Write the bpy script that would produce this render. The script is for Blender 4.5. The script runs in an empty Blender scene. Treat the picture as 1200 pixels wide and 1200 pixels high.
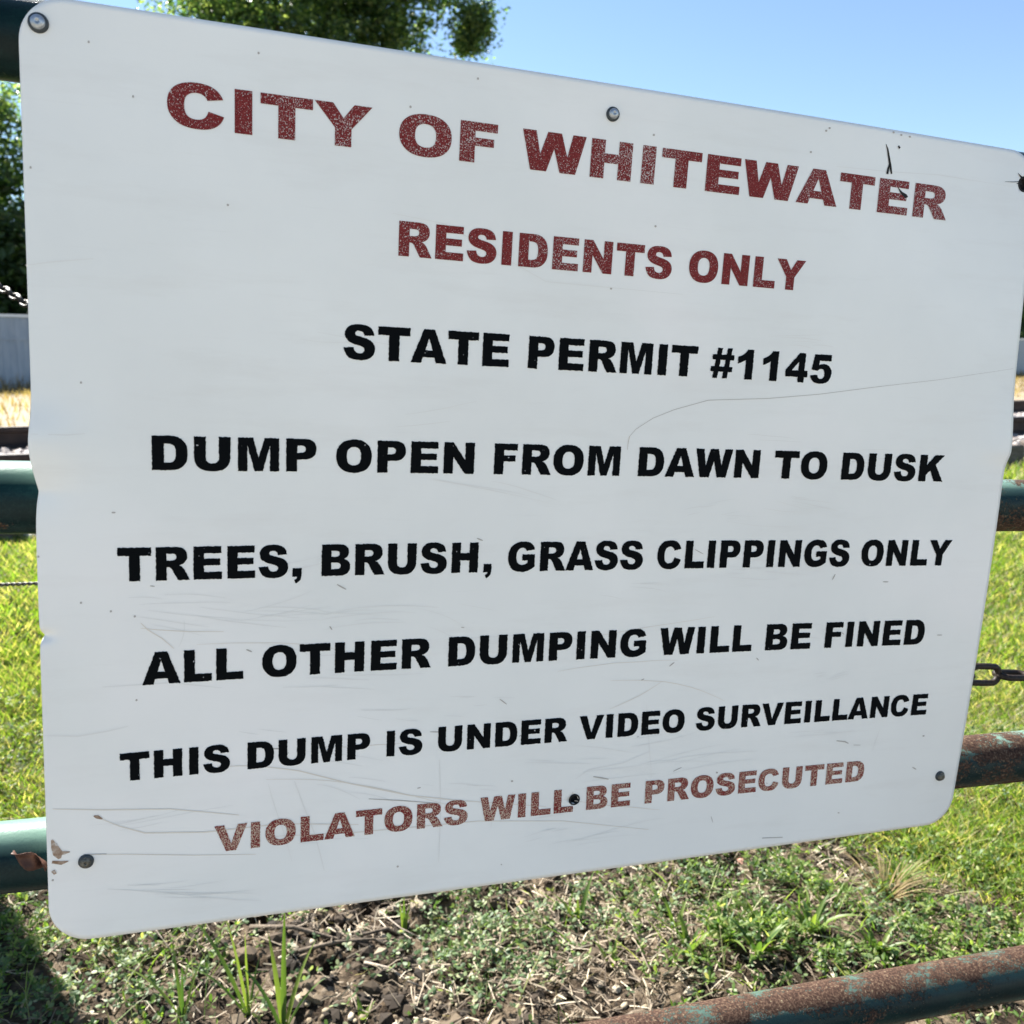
import bpy, math, random
import numpy as np
from mathutils import Matrix, Vector
from mathutils.geometry import delaunay_2d_cdt

# ------------------------------------------------------------------ camera, sky, sun, exposure
sc = bpy.context.scene
col = sc.collection
RAD = math.radians
PITCH = RAD(9.7)
CAM_H = 1.0
cd = bpy.data.cameras.new('camera'); cam = bpy.data.objects.new('camera', cd); col.objects.link(cam)
cam.location = (0, 0, CAM_H); cam.rotation_euler = (math.pi/2 - PITCH, 0, 0)
cd.sensor_width = 36; cd.sensor_fit = 'HORIZONTAL'; cd.lens = 36*1020.94/1200
cd.clip_start = .02; cd.clip_end = 3000
cd.dof.use_dof = True; cd.dof.focus_distance = .68; cd.dof.aperture_fstop = cd.lens/2.4
sc.camera = cam
SUN_EL, SUN_AZ = RAD(43), RAD(-45)
world = bpy.data.worlds.new('World'); sc.world = world; world.use_nodes = True
wt = world.node_tree; bg = wt.nodes['Background']
sky = wt.nodes.new('ShaderNodeTexSky'); sky.sky_type = 'NISHITA'; sky.sun_disc = False
sky.sun_elevation = SUN_EL; sky.sun_rotation = SUN_AZ; sky.dust_density = 0; sky.ozone_density = 1.7; sky.altitude = 500; sky.air_density = 1.0
wt.links.new(sky.outputs[0], bg.inputs[0]); bg.inputs[1].default_value = .050
sl = bpy.data.lights.new('sun', 'SUN'); so = bpy.data.objects.new('sun', sl); col.objects.link(so)
sl.energy = 5.0; sl.angle = RAD(.53); sl.color = (1, .955, .88)
sdir = Vector((math.cos(SUN_EL)*math.sin(SUN_AZ), math.cos(SUN_EL)*math.cos(SUN_AZ), math.sin(SUN_EL)))
so.rotation_euler = sdir.to_track_quat('Z', 'Y').to_euler(); so.location = sdir*30
sc.view_settings.view_transform = 'Standard'; sc.view_settings.look = 'None'
sc.view_settings.exposure = 2.08; sc.view_settings.gamma = 1; sc.view_settings.use_curve_mapping = False
sc.cycles.max_bounces = 6; sc.cycles.transparent_max_bounces = 6

rnd = random.Random(7)
rng = np.random.default_rng(11)

# ------------------------------------------------------------------ helpers
def tag(o, label=None, cat=None, group=None, kind=None):
    if label: o['label'] = label
    if cat: o['category'] = cat
    if group: o['group'] = group
    if kind: o['kind'] = kind
    return o

def link(name, data, parent=None, mat=None):
    o = bpy.data.objects.new(name, data); col.objects.link(o)
    if mat is not None: data.materials.append(mat)
    if parent is not None: o.parent = parent
    return o

def empty(name, loc=(0, 0, 0)):
    o = bpy.data.objects.new(name, None); col.objects.link(o); o.location = loc; o.empty_display_size = .1
    return o

def mesh(name, V, F, smooth=False):
    me = bpy.data.meshes.new(name); me.from_pydata([tuple(v) for v in V], [], [tuple(f) for f in F])
    if smooth: me.polygons.foreach_set('use_smooth', [True]*len(me.polygons))
    me.update(); return me

def mesh_np(name, V, faces, smooth=False):
    """V (n,3) ; faces = list of int arrays (m,k)"""
    me = bpy.data.meshes.new(name); V = np.asarray(V, np.float32)
    me.vertices.add(len(V)); me.vertices.foreach_set('co', V.ravel())
    idx = np.concatenate([f.ravel() for f in faces]).astype(np.int32)
    tot = np.concatenate([np.full(len(f), f.shape[1]) for f in faces]).astype(np.int32)
    st = np.concatenate([[0], np.cumsum(tot)[:-1]]).astype(np.int32)
    me.loops.add(len(idx)); me.loops.foreach_set('vertex_index', idx)
    me.polygons.add(len(tot)); me.polygons.foreach_set('loop_start', st)
    me.polygons.foreach_set('use_smooth', np.full(len(tot), smooth))
    me.update(calc_edges=True); me.validate(); return me

_perm = rng.random((512, 512))
def vnoise(x, y, seed=0):
    x = np.asarray(x, float)+seed*17.3; y = np.asarray(y, float)+seed*9.1
    xi = np.floor(x).astype(int); yi = np.floor(y).astype(int); fx = x-xi; fy = y-yi
    fx = fx*fx*(3-2*fx); fy = fy*fy*(3-2*fy)
    g = lambda a, b: _perm[a % 512, b % 512]
    return (g(xi, yi)*(1-fx)+g(xi+1, yi)*fx)*(1-fy)+(g(xi, yi+1)*(1-fx)+g(xi+1, yi+1)*fx)*fy
def fbm(x, y, oct=4, seed=0):
    s = 0; a = .5
    for k in range(oct):
        s = s+a*(vnoise(x*2**k, y*2**k, seed+k)-.5); a *= .5
    return s
def smooth01(t):
    t = np.clip(t, 0, 1); return t*t*(3-2*t)

# ------------------------------------------------------------------ materials
def newmat(name):
    m = bpy.data.materials.new(name); m.use_nodes = True
    return m, m.node_tree, m.node_tree.nodes['Principled BSDF']
def N(t, kind, **kw):
    n = t.nodes.new(kind)
    for k, v in kw.items():
        if k.startswith('i_'): n.inputs[k[2:].replace('_', ' ')].default_value = v
        else: setattr(n, k, v)
    return n
def ramp(t, src, stops, interp='LINEAR'):
    r = t.nodes.new('ShaderNodeValToRGB'); r.color_ramp.interpolation = interp
    e = r.color_ramp.elements
    while len(e) < len(stops): e.new(.5)
    for k, (p, c) in enumerate(stops):
        e[k].position = p; e[k].color = (*c, 1) if len(c) == 3 else c
    t.links.new(src, r.inputs[0]); return r
def g3(v): return (v, v, v)
def coords(t, scale=(1, 1, 1)):
    tc = N(t, 'ShaderNodeTexCoord'); mp = N(t, 'ShaderNodeMapping'); mp.inputs['Scale'].default_value = scale
    t.links.new(tc.outputs['Object'], mp.inputs[0]); return mp.outputs[0]
def noise(t, vec, scale, detail=4, rough=.55):
    n = N(t, 'ShaderNodeTexNoise'); n.inputs['Scale'].default_value = scale
    n.inputs['Detail'].default_value = detail; n.inputs['Roughness'].default_value = rough
    t.links.new(vec, n.inputs['Vector']); return n.outputs['Fac']
def mixc(t, fac, a, b):
    m = N(t, 'ShaderNodeMix', data_type='RGBA')
    if isinstance(fac, (int, float)): m.inputs[0].default_value = fac
    else: t.links.new(fac, m.inputs[0])
    for s, v in ((6, a), (7, b)):
        if isinstance(v, tuple): m.inputs[s].default_value = (*v, 1)
        else: t.links.new(v, m.inputs[s])
    return m.outputs[2]
def bump(t, p, h, strength, dist):
    b = N(t, 'ShaderNodeBump'); b.inputs['Strength'].default_value = strength; b.inputs['Distance'].default_value = dist
    t.links.new(h, b.inputs['Height']); t.links.new(b.outputs[0], p.inputs['Normal'])

def mat_plain(name, c, rough=.6, metal=0., spec=.5):
    m, t, p = newmat(name); p.inputs['Base Color'].default_value = (*c, 1)
    p.inputs['Roughness'].default_value = rough; p.inputs['Metallic'].default_value = metal
    p.inputs['Specular IOR Level'].default_value = spec
    return m

def mat_sign():
    m, t, p = newmat('white_enamel'); v = coords(t)
    a = noise(t, v, 6, 5); fine = noise(t, v, 90, 3)
    v2 = coords(t, (3, 60, 1)); st = noise(t, v2, 4, 6, .7)
    c1 = ramp(t, a, [(.3, (.765, .770, .735)), (.7, (.835, .838, .80))])
    dirt = ramp(t, st, [(.60, g3(0)), (.78, g3(.10))])
    c2 = mixc(t, dirt.outputs[0], c1.outputs[0], (.52, .50, .46))
    sm = noise(t, coords(t, (1.2, 7, 1)), 5, 7, .68)
    smr = ramp(t, sm, [(.52, g3(0)), (.75, g3(.22))]); c2 = mixc(t, smr.outputs[0], c2, (.62, .59, .54))
    ch = ramp(t, noise(t, v, 3.2, 3), [(.52, g3(0)), (.70, g3(.7))]); c2 = mixc(t, ch.outputs[0], c2, (.88, .85, .82))  # pale patches paint soft cloud reflections into the enamel colour
    # small grime specks
    vo = N(t, 'ShaderNodeTexVoronoi'); vo.inputs['Scale'].default_value = 34; t.links.new(v, vo.inputs['Vector'])
    sp = ramp(t, vo.outputs['Distance'], [(.0, g3(1)), (.035, g3(0))])
    sel = ramp(t, vo.outputs['Color'], [(.86, g3(0)), (.9, g3(.6))])
    mm = N(t, 'ShaderNodeMath', operation='MULTIPLY'); t.links.new(sp.outputs[0], mm.inputs[0]); t.links.new(sel.outputs[0], mm.inputs[1])
    c3 = mixc(t, mm.outputs[0], c2, (.16, .15, .14))
    t.links.new(c3, p.inputs['Base Color'])
    rr = ramp(t, st, [(.35, g3(.30)), (.75, g3(.38))]); t.links.new(rr.outputs[0], p.inputs['Roughness'])
    big = noise(t, v, 5, 3)
    bump(t, p, big, .35, .004)
    return m

def mat_red(name, wear):
    """dark red screen print, worn through to the enamel in a fine grain"""
    m, t, p = newmat(name); v = coords(t, (1, .75, 1)); v1 = coords(t)
    f = noise(t, v, 1350, 2, .6); big = noise(t, v1, 14, 3)
    ad = N(t, 'ShaderNodeMath', operation='MULTIPLY_ADD'); ad.inputs[1].default_value = .30
    t.links.new(big, ad.inputs[0]); t.links.new(f, ad.inputs[2])
    r = ramp(t, ad.outputs[0], [(wear-.025, g3(0)), (wear+.025, g3(.9))])
    g = noise(t, v, 1500, 1); base = ramp(t, g, [(.35, (.115, .011, .011)), (.65, (.235, .030, .028))])
    under = (.58, .55, .52) if wear > .71 else (.56, .45, .34)
    t.links.new(mixc(t, r.outputs[0], base.outputs[0], under), p.inputs['Base Color'])
    p.inputs['Roughness'].default_value = .5; p.inputs['Specular IOR Level'].default_value = .15
    return m

def mat_black():
    m, t, p = newmat('black_vinyl'); v = coords(t)
    vo = noise(t, v, 330, 2); r = ramp(t, vo, [(.745, g3(0)), (.775, g3(1))])
    t.links.new(mixc(t, r.outputs[0], (.003, .004, .005), (.40, .40, .40)), p.inputs['Base Color'])
    p.inputs['Roughness'].default_value = .5; p.inputs['Specular IOR Level'].default_value = .03
    return m

def mat_pipe(name, rust, toprust, seed, dark=1., xr=(0, 0), under=.0, toplit=1.):
    """thick green enamel, sunlight painted pale along the top, broken by rust; xr = extra rust at the near and far end"""
    m, t, p = newmat(name)
    tc = N(t, 'ShaderNodeTexCoord'); mp = N(t, 'ShaderNodeMapping'); mp.inputs['Location'].default_value = (seed*3.1, seed*1.7, seed)
    t.links.new(tc.outputs['Object'], mp.inputs[0]); v = mp.outputs[0]
    mp2 = N(t, 'ShaderNodeMapping'); mp2.inputs['Scale'].default_value = (.55, 1, 1); t.links.new(v, mp2.inputs[0])
    n1 = noise(t, mp2.outputs[0], 24, 8, .70); n2 = noise(t, v, 420, 4, .75); n4 = noise(t, mp2.outputs[0], 22, 6, .6)
    xyz = N(t, 'ShaderNodeSeparateXYZ'); t.links.new(tc.outputs['Object'], xyz.inputs[0])
    def mr(src, a, b, c, d):
        q = N(t, 'ShaderNodeMapRange'); q.inputs['From Min'].default_value = a; q.inputs['From Max'].default_value = b
        q.inputs['To Min'].default_value = c; q.inputs['To Max'].default_value = d; t.links.new(src, q.inputs['Value']); return q.outputs[0]
    def add(a, b, k=None):
        q = N(t, 'ShaderNodeMath', operation='ADD' if k is None else 'MULTIPLY_ADD')
        t.links.new(a, q.inputs[0])
        if k is None: t.links.new(b, q.inputs[1])
        else: q.inputs[1].default_value = k; t.links.new(b, q.inputs[2])
        return q.outputs[0]
    s_ = add(n1, mr(xyz.outputs['Y'], .006, .020, 0, toprust))
    s_ = add(s_, mr(xyz.outputs['Y'], -.006, -.018, 0, under))
    s_ = add(s_, mr(xyz.outputs['X'], .45, 1.22, xr[0], xr[1]))
    s_ = add(n2, s_, .42)
    th = .87-rust
    mask = ramp(t, s_, [(th-.012, g3(0)), (th+.012, g3(1))])
    k = dark
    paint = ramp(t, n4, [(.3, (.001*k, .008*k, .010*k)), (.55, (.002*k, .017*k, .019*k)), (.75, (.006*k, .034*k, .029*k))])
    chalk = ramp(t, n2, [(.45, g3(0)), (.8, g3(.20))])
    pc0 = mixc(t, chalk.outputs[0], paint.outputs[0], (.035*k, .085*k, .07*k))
    # the sunlit upper side is painted into the colour as a pale band
    pc = mixc(t, mr(xyz.outputs['Y'], .011, .020, 0, .85*toplit), pc0, (.15*k, .25*k, .20*k))
    rc = ramp(t, n2, [(.30, (.012*k, .006*k, .005*k)), (.47, (.040*k, .021*k, .014*k)), (.58, (.085*k, .050*k, .034*k)), (.67, (.17*k, .135*k, .085*k)), (.76, (.27*k, .27*k, .17*k))])
    t.links.new(mixc(t, mask.outputs[0], pc, rc.outputs[0]), p.inputs['Base Color'])
    p.inputs['Specular IOR Level'].default_value = .16
    ro = ramp(t, mask.outputs[0], [(0, g3(.30)), (1, g3(.85))]); t.links.new(ro.outputs[0], p.inputs['Roughness'])
    edge = ramp(t, s_, [(th-.03, g3(.35)), (th-.005, g3(.75)), (th+.004, g3(0)), (th+.06, g3(.15))])
    bump(t, p, add(n2, edge.outputs[0], .35), .7, .0009)
    return m

def mat_leaf(name, stops, trans=.35, rough=.5, tcol=None, spec=.4):
    m, t, p = newmat(name)
    g = N(t, 'ShaderNodeNewGeometry'); r = ramp(t, g.outputs['Random Per Island'], stops)
    t.links.new(r.outputs[0], p.inputs['Base Color']); p.inputs['Roughness'].default_value = rough
    p.inputs['Specular IOR Level'].default_value = spec
    if trans:
        tr = N(t, 'ShaderNodeBsdfTranslucent'); mx = N(t, 'ShaderNodeMixShader'); mx.inputs[0].default_value = trans
        if tcol is None: tcol = 1.8
        mul = N(t, 'ShaderNodeMix', data_type='RGBA', blend_type='MULTIPLY'); mul.inputs[0].default_value = 1
        t.links.new(r.outputs[0], mul.inputs[6]); mul.inputs[7].default_value = (tcol*1.15, tcol*1.2, tcol*.55, 1)
        t.links.new(mul.outputs[2], tr.inputs[0])
        t.links.new(p.outputs[0], mx.inputs[1]); t.links.new(tr.outputs[0], mx.inputs[2])
        t.links.new(mx.outputs[0], t.nodes['Material Output'].inputs[0])
    return m

def mat_soil():
    m, t, p = newmat('soil'); v = coords(t)
    a = noise(t, v, 2.2, 4); b = noise(t, v, 55, 6, .7); c = noise(t, v, 9, 5)
    dk = ramp(t, b, [(.35, (.007, .0045, .003)), (.5, (.028, .019, .012)), (.65, (.095, .068, .044))])
    lt = ramp(t, b, [(.3, (.038, .027, .017)), (.5, (.115, .086, .058)), (.68, (.25, .20, .145))])
    mk = ramp(t, c, [(.46, g3(0)), (.58, g3(1))])
    cc = mixc(t, mk.outputs[0], dk.outputs[0], lt.outputs[0])
    gr = ramp(t, a, [(.35, g3(0)), (.65, g3(.5))])
    # under the lawn the soil carries thatch and moss
    xyz = N(t, 'ShaderNodeSeparateXYZ'); t.links.new(v, xyz.inputs[0])
    far = N(t, 'ShaderNodeMapRange'); far.inputs['From Min'].default_value = 2.0; far.inputs['From Max'].default_value = 3.2
    t.links.new(xyz.outputs['Y'], far.inputs['Value'])
    c2 = mixc(t, far.outputs[0], cc, (.085, .105, .030))
    t.links.new(c2, p.inputs['Base Color']); p.inputs['Roughness'].default_value = .95
    p.inputs['Specular IOR Level'].default_value = .15
    bump(t, p, b, .9, .012)
    return m

def mat_noise(name, stops, scale, rough=.9, bs=.5, bd=.01, detail=5, sc3=(1, 1, 1), metal=0, spec=.3):
    m, t, p = newmat(name); v = coords(t, sc3); a = noise(t, v, scale, detail, .65)
    r = ramp(t, a, stops); t.links.new(r.outputs[0], p.inputs['Base Color']); p.inputs['Roughness'].default_value = rough
    p.inputs['Metallic'].default_value = metal; p.inputs['Specular IOR Level'].default_value = spec
    if bs: bump(t, p, a, bs, bd)
    return m

M_SIGN = mat_sign(); M_BLACK = mat_black()
M_SOIL = mat_soil()
M_GRASS = mat_leaf('grass_blades', [(0, (.050, .105, .014)), (.3, (.105, .180, .022)), (.6, (.160, .220, .033)), (.72, (.22, .22, .055)), (.86, (.38, .33, .17))], .5, spec=.3)
M_WEED = mat_leaf('weed_leaves', [(0, (.040, .085, .016)), (.3, (.075, .135, .026)), (.65, (.125, .185, .040)), (.9, (.22, .26, .09)), (1, (.34, .31, .17))], .45, spec=.25)
M_CLOVER = mat_leaf('clover_leaves', [(0, (.040, .075, .032)), (.5, (.080, .130, .052)), (.85, (.17, .22, .10)), (1, (.30, .31, .19))], .3, .5, spec=.3)
M_BROAD = mat_leaf('broad_blades', [(0, (.040, .085, .022)), (.5, (.070, .125, .026)), (1, (.15, .20, .045))], .36, .45, spec=.35)
M_STRAW = mat_leaf('dry_straw', [(0, (.085, .062, .042)), (.4, (.19, .148, .105)), (.8, (.33, .27, .195)), (1, (.52, .46, .35))], .15, .7)
M_DRY = mat_leaf('dry_field_grass', [(0, (.14, .10, .05)), (.5, (.24, .175, .09)), (1, (.34, .26, .14))], .3, .8)
M_LEAF = mat_leaf('tree_leaves', [(0, (.018, .044, .018)), (.4, (.040, .078, .028)), (.7, (.085, .130, .042)), (1, (.20, .24, .10))], .55, .40, 2.3, spec=.5)
M_LEAFD = mat_leaf('dark_tree_leaves', [(0, (.016, .038, .012)), (.5, (.030, .062, .016)), (1, (.06, .10, .025))], .25, .5)
M_BARK = mat_noise('bark', [(.3, (.035, .026, .02)), (.7, (.13, .10, .075))], 14, .95, .8, .03, sc3=(1, 1, .25))
M_CLOD = mat_leaf('soil_clods', [(0, (.010, .007, .0045)), (.45, (.036, .025, .016)), (.8, (.095, .070, .046)), (.96, (.19, .15, .10)), (1, (.34, .29, .22))], 0, .95)
M_PEB = mat_leaf('pebbles', [(0, (.14, .11, .07)), (.5, (.24, .195, .13)), (1, (.36, .32, .25))], 0, .8)
M_BALL = mat_leaf('ballast_stones', [(0, (.16, .14, .13)), (.5, (.36, .32, .30)), (1, (.60, .56, .53))], 0, .9)
M_BALLBED = mat_noise('ballast_bed', [(.3, (.14, .12, .11)), (.7, (.44, .40, .38))], 22, .95, 1, .03)
M_RAIL = mat_noise('rail_steel', [(.3, (.020, .014, .012)), (.7, (.055, .036, .028))], 12, .75, .3, .004)
M_RAILTOP = mat_noise('rail_head_steel', [(.3, (.10, .09, .09)), (.7, (.26, .24, .23))], 9, .35, 0, 0, metal=.6)
M_TIE = mat_noise('tie_wood', [(.3, (.05, .04, .035)), (.7, (.20, .165, .14))], 20, .9, .6, .01, sc3=(.3, 1, 1))
M_FENCE = mat_noise('fence_metal', [(.3, (.20, .25, .31)), (.7, (.30, .35, .41))], 3, .5, 0, 0, sc3=(3, 3, .4), metal=.25)
M_CAP = mat_plain('fence_cap', (.62, .64, .66), .4, .2)
M_WOOD = mat_noise('weathered_wood', [(.3, (.07, .06, .05)), (.7, (.24, .21, .18))], 18, .9, .8, .01, sc3=(1, 1, .08))
M_ZINC = mat_noise('galvanised', [(.3, (.30, .33, .35)), (.7, (.52, .55, .58))], 260, .38, .2, .0003, metal=.75)
M_OLDZ = mat_noise('old_bolt_steel', [(.3, (.05, .05, .045)), (.7, (.22, .21, .17))], 420, .5, .3, .0004, metal=.6)
M_WASH = mat_plain('dark_washer', (.045, .055, .06), .55, .3)
M_CHAIN = mat_noise('old_chain', [(.3, (.006, .005, .005)), (.7, (.035, .024, .018))], 300, .55, .4, .0005, metal=.2)
M_CHAING = mat_noise('bright_chain', [(.3, (.02, .018, .018)), (.7, (.07, .06, .055))], 200, .55, .3, .0005, metal=.6)
M_WIRE = mat_plain('dark_wire', (.035, .032, .03), .5, .5)
M_SCR = mat_plain('scratch_grey', (.76, .75, .71), .45)
M_SCRD = mat_plain('scratch_dark', (.42, .39, .35), .6)
M_SCRB = mat_plain('scratch_brown', (.72, .66, .57), .7)
M_RUST = mat_noise('rust_stain', [(.35, (.24, .14, .08)), (.55, (.42, .32, .24)), (.7, (.62, .58, .53))], 260, .8, .3, .0004)
M_CRACK = mat_plain('crack_dark', (.012, .012, .012), .9)
M_DLEAF = mat_noise('dead_leaf', [(.3, (.030, .012, .008)), (.7, (.11, .045, .025))], 70, .6, .4, .001)

# ------------------------------------------------------------------ the sign's own frame (sagging gate plane)
S = .605
ROT = np.array([[0.957764, -0.046854, -0.283712], [0.001973, 0.987684, -0.156452], [0.287548, 0.149284, 0.946061]])
ZC = [-0.040588, -0.01393, 0.04229, 0.002514, 0.996698]
WW = [0.01757, 0.01167, -0.08832, 0.00202, -0.02156, 0.03999]
EX0, EX1, EY0, EY1 = -.2140, 1.0420, -.3440, .6475
CB = np.array([[1, 0, 0], [0, -math.sin(PITCH), -math.cos(PITCH)], [0, math.cos(PITCH), -math.sin(PITCH)]]).T
FR = CB @ ROT                                       # columns: sign x, sign y (down), sign z (away)
def gate_matrix(ox, oy, oz):
    """frame with its origin at sign point (ox, oy, oz): x right along the rails, y up, z out of the sign"""
    o = FR @ (np.array([ox, oy, oz])*S)
    m = Matrix.Identity(4)
    for r in range(3):
        m[r][0] = FR[r, 0]; m[r][1] = -FR[r, 1]; m[r][2] = -FR[r, 2]; m[r][3] = o[r]
    m[2][3] += CAM_H
    return m
OX, OY, OZ = .414, EY1, 1.0
GM = gate_matrix(OX, OY, OZ)
def bulge(x, y):
    x = np.asarray(x, float); y = np.asarray(y, float)
    t = y-.15; g = 1-((x-.43)/.63)**2
    z = np.polyval(ZC, t)+(WW[0]+WW[1]*t+WW[2]*t*t+WW[4]*t**3)*g+(WW[3]*t+WW[5]*t*t)*(x-.43)/.63
    # dents bent into both side edges at the middle rail
    z = z-.004*np.exp(-((x-EX1)/.04)**2-((y-.066)/np.where(y < .066, .06, .018))**2)
    z = z+.006*np.exp(-((x-EX0)/.030)**2-np.sqrt((y-.137)**2+.005**2)/.014)-.007*np.exp(-((x-EX0)/.04)**2-((y-.085)/.03)**2)
    z = z+.006*np.exp(-((x-EX0)/.012)**2-((y-.292)/.006)**2)
    return z
def loc(x, y, out=0.):
    """sign point -> local coordinates of the sign, out = units proud of the face"""
    x = np.asarray(x, float); y = np.asarray(y, float)
    return np.stack([(x-OX)*S, -(y-OY)*S, -(bulge(x, y)-OZ)*S+out], -1)

# ------------------------------------------------------------------ terrain
LA = RAD(65.5)
LD = np.array([math.sin(LA), math.cos(LA)]); LN = np.array([-LD[1], LD[0]])     # along / across the railway
def sperp(x, y): return LN[0]*x+LN[1]*y
def base_z(x, y):
    s = sperp(x, y)
    z = .22*smooth01((s-1.6)/2.6)
    z = z+.16*smooth01((s-4.35)/.3)-.10*smooth01((s-7.9)/.6)
    return z
def ground_z(x, y):
    x = np.asarray(x, float); y = np.asarray(y, float)
    s = sperp(x, y)
    near = np.exp(-((x-0)**2+(y-1.6)**2)/6.)
    z = base_z(x, y)+fbm(x*.7, y*.7, 3, 3)*.10*np.clip(1-np.abs(s-6)/2.5 < 0, 0, 1)*1.0
    z = z+near*(fbm(x*4, y*4, 4, 5)*.05+fbm(x*20, y*20, 3, 9)*.030)
    # the bare patch is broken into crumbly hollows
    cr = np.exp(-((x+.38)/.26)**2-((y-1.40)/.12)**2)
    z = z-cr*np.clip(fbm(x*14, y*30, 3, 31)+.03, 0, 1)*.30
    # hollow under the left half and a soft ridge
    z = z-.030*np.exp(-((x+.28)/.16)**2-((y-1.43)/.05)**2)-.02*np.exp(-((x+.05)/.2)**2-((y-1.5)/.07)**2)
    return z
def axis(lo, hi, core0, core1, step, grow=1.16):
    a = list(np.arange(core0, core1, step)); d = step; v = a[-1]
    while v < hi: d *= grow; v += d; a.append(v)
    d = step; v = core0
    while v > lo: d *= grow; v -= d; a.insert(0, v)
    return np.array(a)
gx = axis(-400, 400, -1.5, 1.7, .014, 1.07); gy = axis(-300, 500, 1.05, 2.5, .014, 1.07)
GX, GY = np.meshgrid(gx, gy); GZ = ground_z(GX, GY)
n0, n1 = GX.shape; ii = np.arange(n0*n1).reshape(n0, n1)
q = np.stack([ii[:-1, :-1].ravel(), ii[:-1, 1:].ravel(), ii[1:, 1:].ravel(), ii[1:, :-1].ravel()], 1)
o = link('ground', mesh_np('ground', np.stack([GX.ravel(), GY.ravel(), GZ.ravel()], 1), [q], True), None, M_SOIL)
tag(o, 'bare brown soil and lawn ground sloping up to the railway', kind='structure')

# unseen pale gravel added on the near side, bouncing light onto the sign
u = np.linspace(-26, 26, 105); w_ = np.linspace(-6.5, .30, 28); U, Wd = np.meshgrid(u, w_)
X = U; Y = Wd+.02*np.sin(U*3); Zr = ground_z(X, Y)+.012-.05*smooth01((Wd-.22)/.08)
n0, n1 = X.shape; ii = np.arange(n0*n1).reshape(n0, n1)
q = np.stack([ii[:-1, :-1].ravel(), ii[:-1, 1:].ravel(), ii[1:, 1:].ravel(), ii[1:, :-1].ravel()], 1)
tag(link('bounce_drive', mesh_np('bounce_drive', np.stack([X.ravel(), Y.ravel(), Zr.ravel()], 1), [q], True), None, mat_noise('bounce_drive_gravel', [(.3, (.20, .18, .15)), (.7, (.36, .33, .28))], 60, .95, 1, .01)), 'unseen pale gravel added in front of the gate to bounce light', kind='structure')

# ------------------------------------------------------------------ scatter builders
def blades(name, P, h, w, mat, lean=.5, seed=1, curl=.6, label=None, kind='stuff', parent=None, azs=None):
    """P (n,3) roots; h, w arrays; three-segment bent blades"""
    r = np.random.default_rng(seed); n = len(P); h = np.broadcast_to(h, n); w = np.broadcast_to(w, n)
    az = r.random(n)*6.283 if azs is None else azs
    tw = r.random(n)*6.283; ln = lean*(.3+r.random(n)*.9)
    d = np.stack([np.cos(az), np.sin(az), 0*az], 1); sd = np.stack([np.cos(tw), np.sin(tw), 0*tw], 1)
    up = np.array([0, 0, 1.])
    def at(f):
        out = ln*f+curl*ln*f*f
        return P+d*(h*out)[:, None]+up*(h*f*np.sqrt(np.clip(1-(.55*out/(f+1e-6))**2*.6, .12, 1)))[:, None]
    p1, p2, p3 = at(.4), at(.75), at(1.)
    V = np.stack([P-sd*w[:, None]*.5, P+sd*w[:, None]*.5, p1+sd*w[:, None]*.42, p1-sd*w[:, None]*.42,
                  p2+sd*w[:, None]*.25, p2-sd*w[:, None]*.25, p3], 1).reshape(-1, 3)
    b = np.arange(n)[:, None]*7
    F = [np.concatenate([b+np.array([[0, 1, 2, 3]]), b+np.array([[3, 2, 4, 5]])]), b+np.array([[5, 4, 6]])]
    o = link(name, mesh_np(name, V, F, False), parent, mat)
    return tag(o, label, kind=kind)

def leaflets(name, P, size, mat, seed=1, tilt=.6, label=None, kind='stuff', parent=None, per=3, aspect=.75, lift=None):
    """small plants: per rounded leaflets round each point"""
    r = np.random.default_rng(seed); n = len(P); P = np.repeat(P, per, 0); m = n*per
    sz = np.repeat(np.broadcast_to(size, n), per)*(.75+.5*r.random(m))
    az = np.repeat(r.random(n)*6.283, per)+np.tile(np.arange(per), n)*6.283/per+r.normal(0, .25, m)
    el = r.normal(.15, tilt, m)
    dx = np.stack([np.cos(az)*np.cos(el), np.sin(az)*np.cos(el), np.sin(el)], 1)
    rl = r.normal(0, .45, m); sx = np.stack([-np.sin(az), np.cos(az), 0*az], 1)
    nz = np.cross(dx, sx); sx = sx*np.cos(rl)[:, None]+nz*np.sin(rl)[:, None]
    if lift is None: lift = .5
    C = P+dx*(sz*.35)[:, None]; C[:, 2] += lift*sz
    s = sz[:, None]; k = aspect
    nn = np.cross(dx, sx)
    V = np.stack([C-dx*s*.3, C+dx*s*.1+sx*s*.42*k-nn*s*.06, C+dx*s*.5+sx*s*.40*k-nn*s*.03, C+dx*s*.78,
                  C+dx*s*.5-sx*s*.40*k-nn*s*.03, C+dx*s*.1-sx*s*.42*k-nn*s*.06], 1).reshape(-1, 3)
    b = np.arange(m)[:, None]*6
    F = [np.concatenate([b+np.array([[0, 1, 2, 3]]), b+np.array([[0, 3, 4, 5]])])]
    o = link(name, mesh_np(name, V, F, False), parent, mat)
    return tag(o, label, kind=kind)

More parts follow.
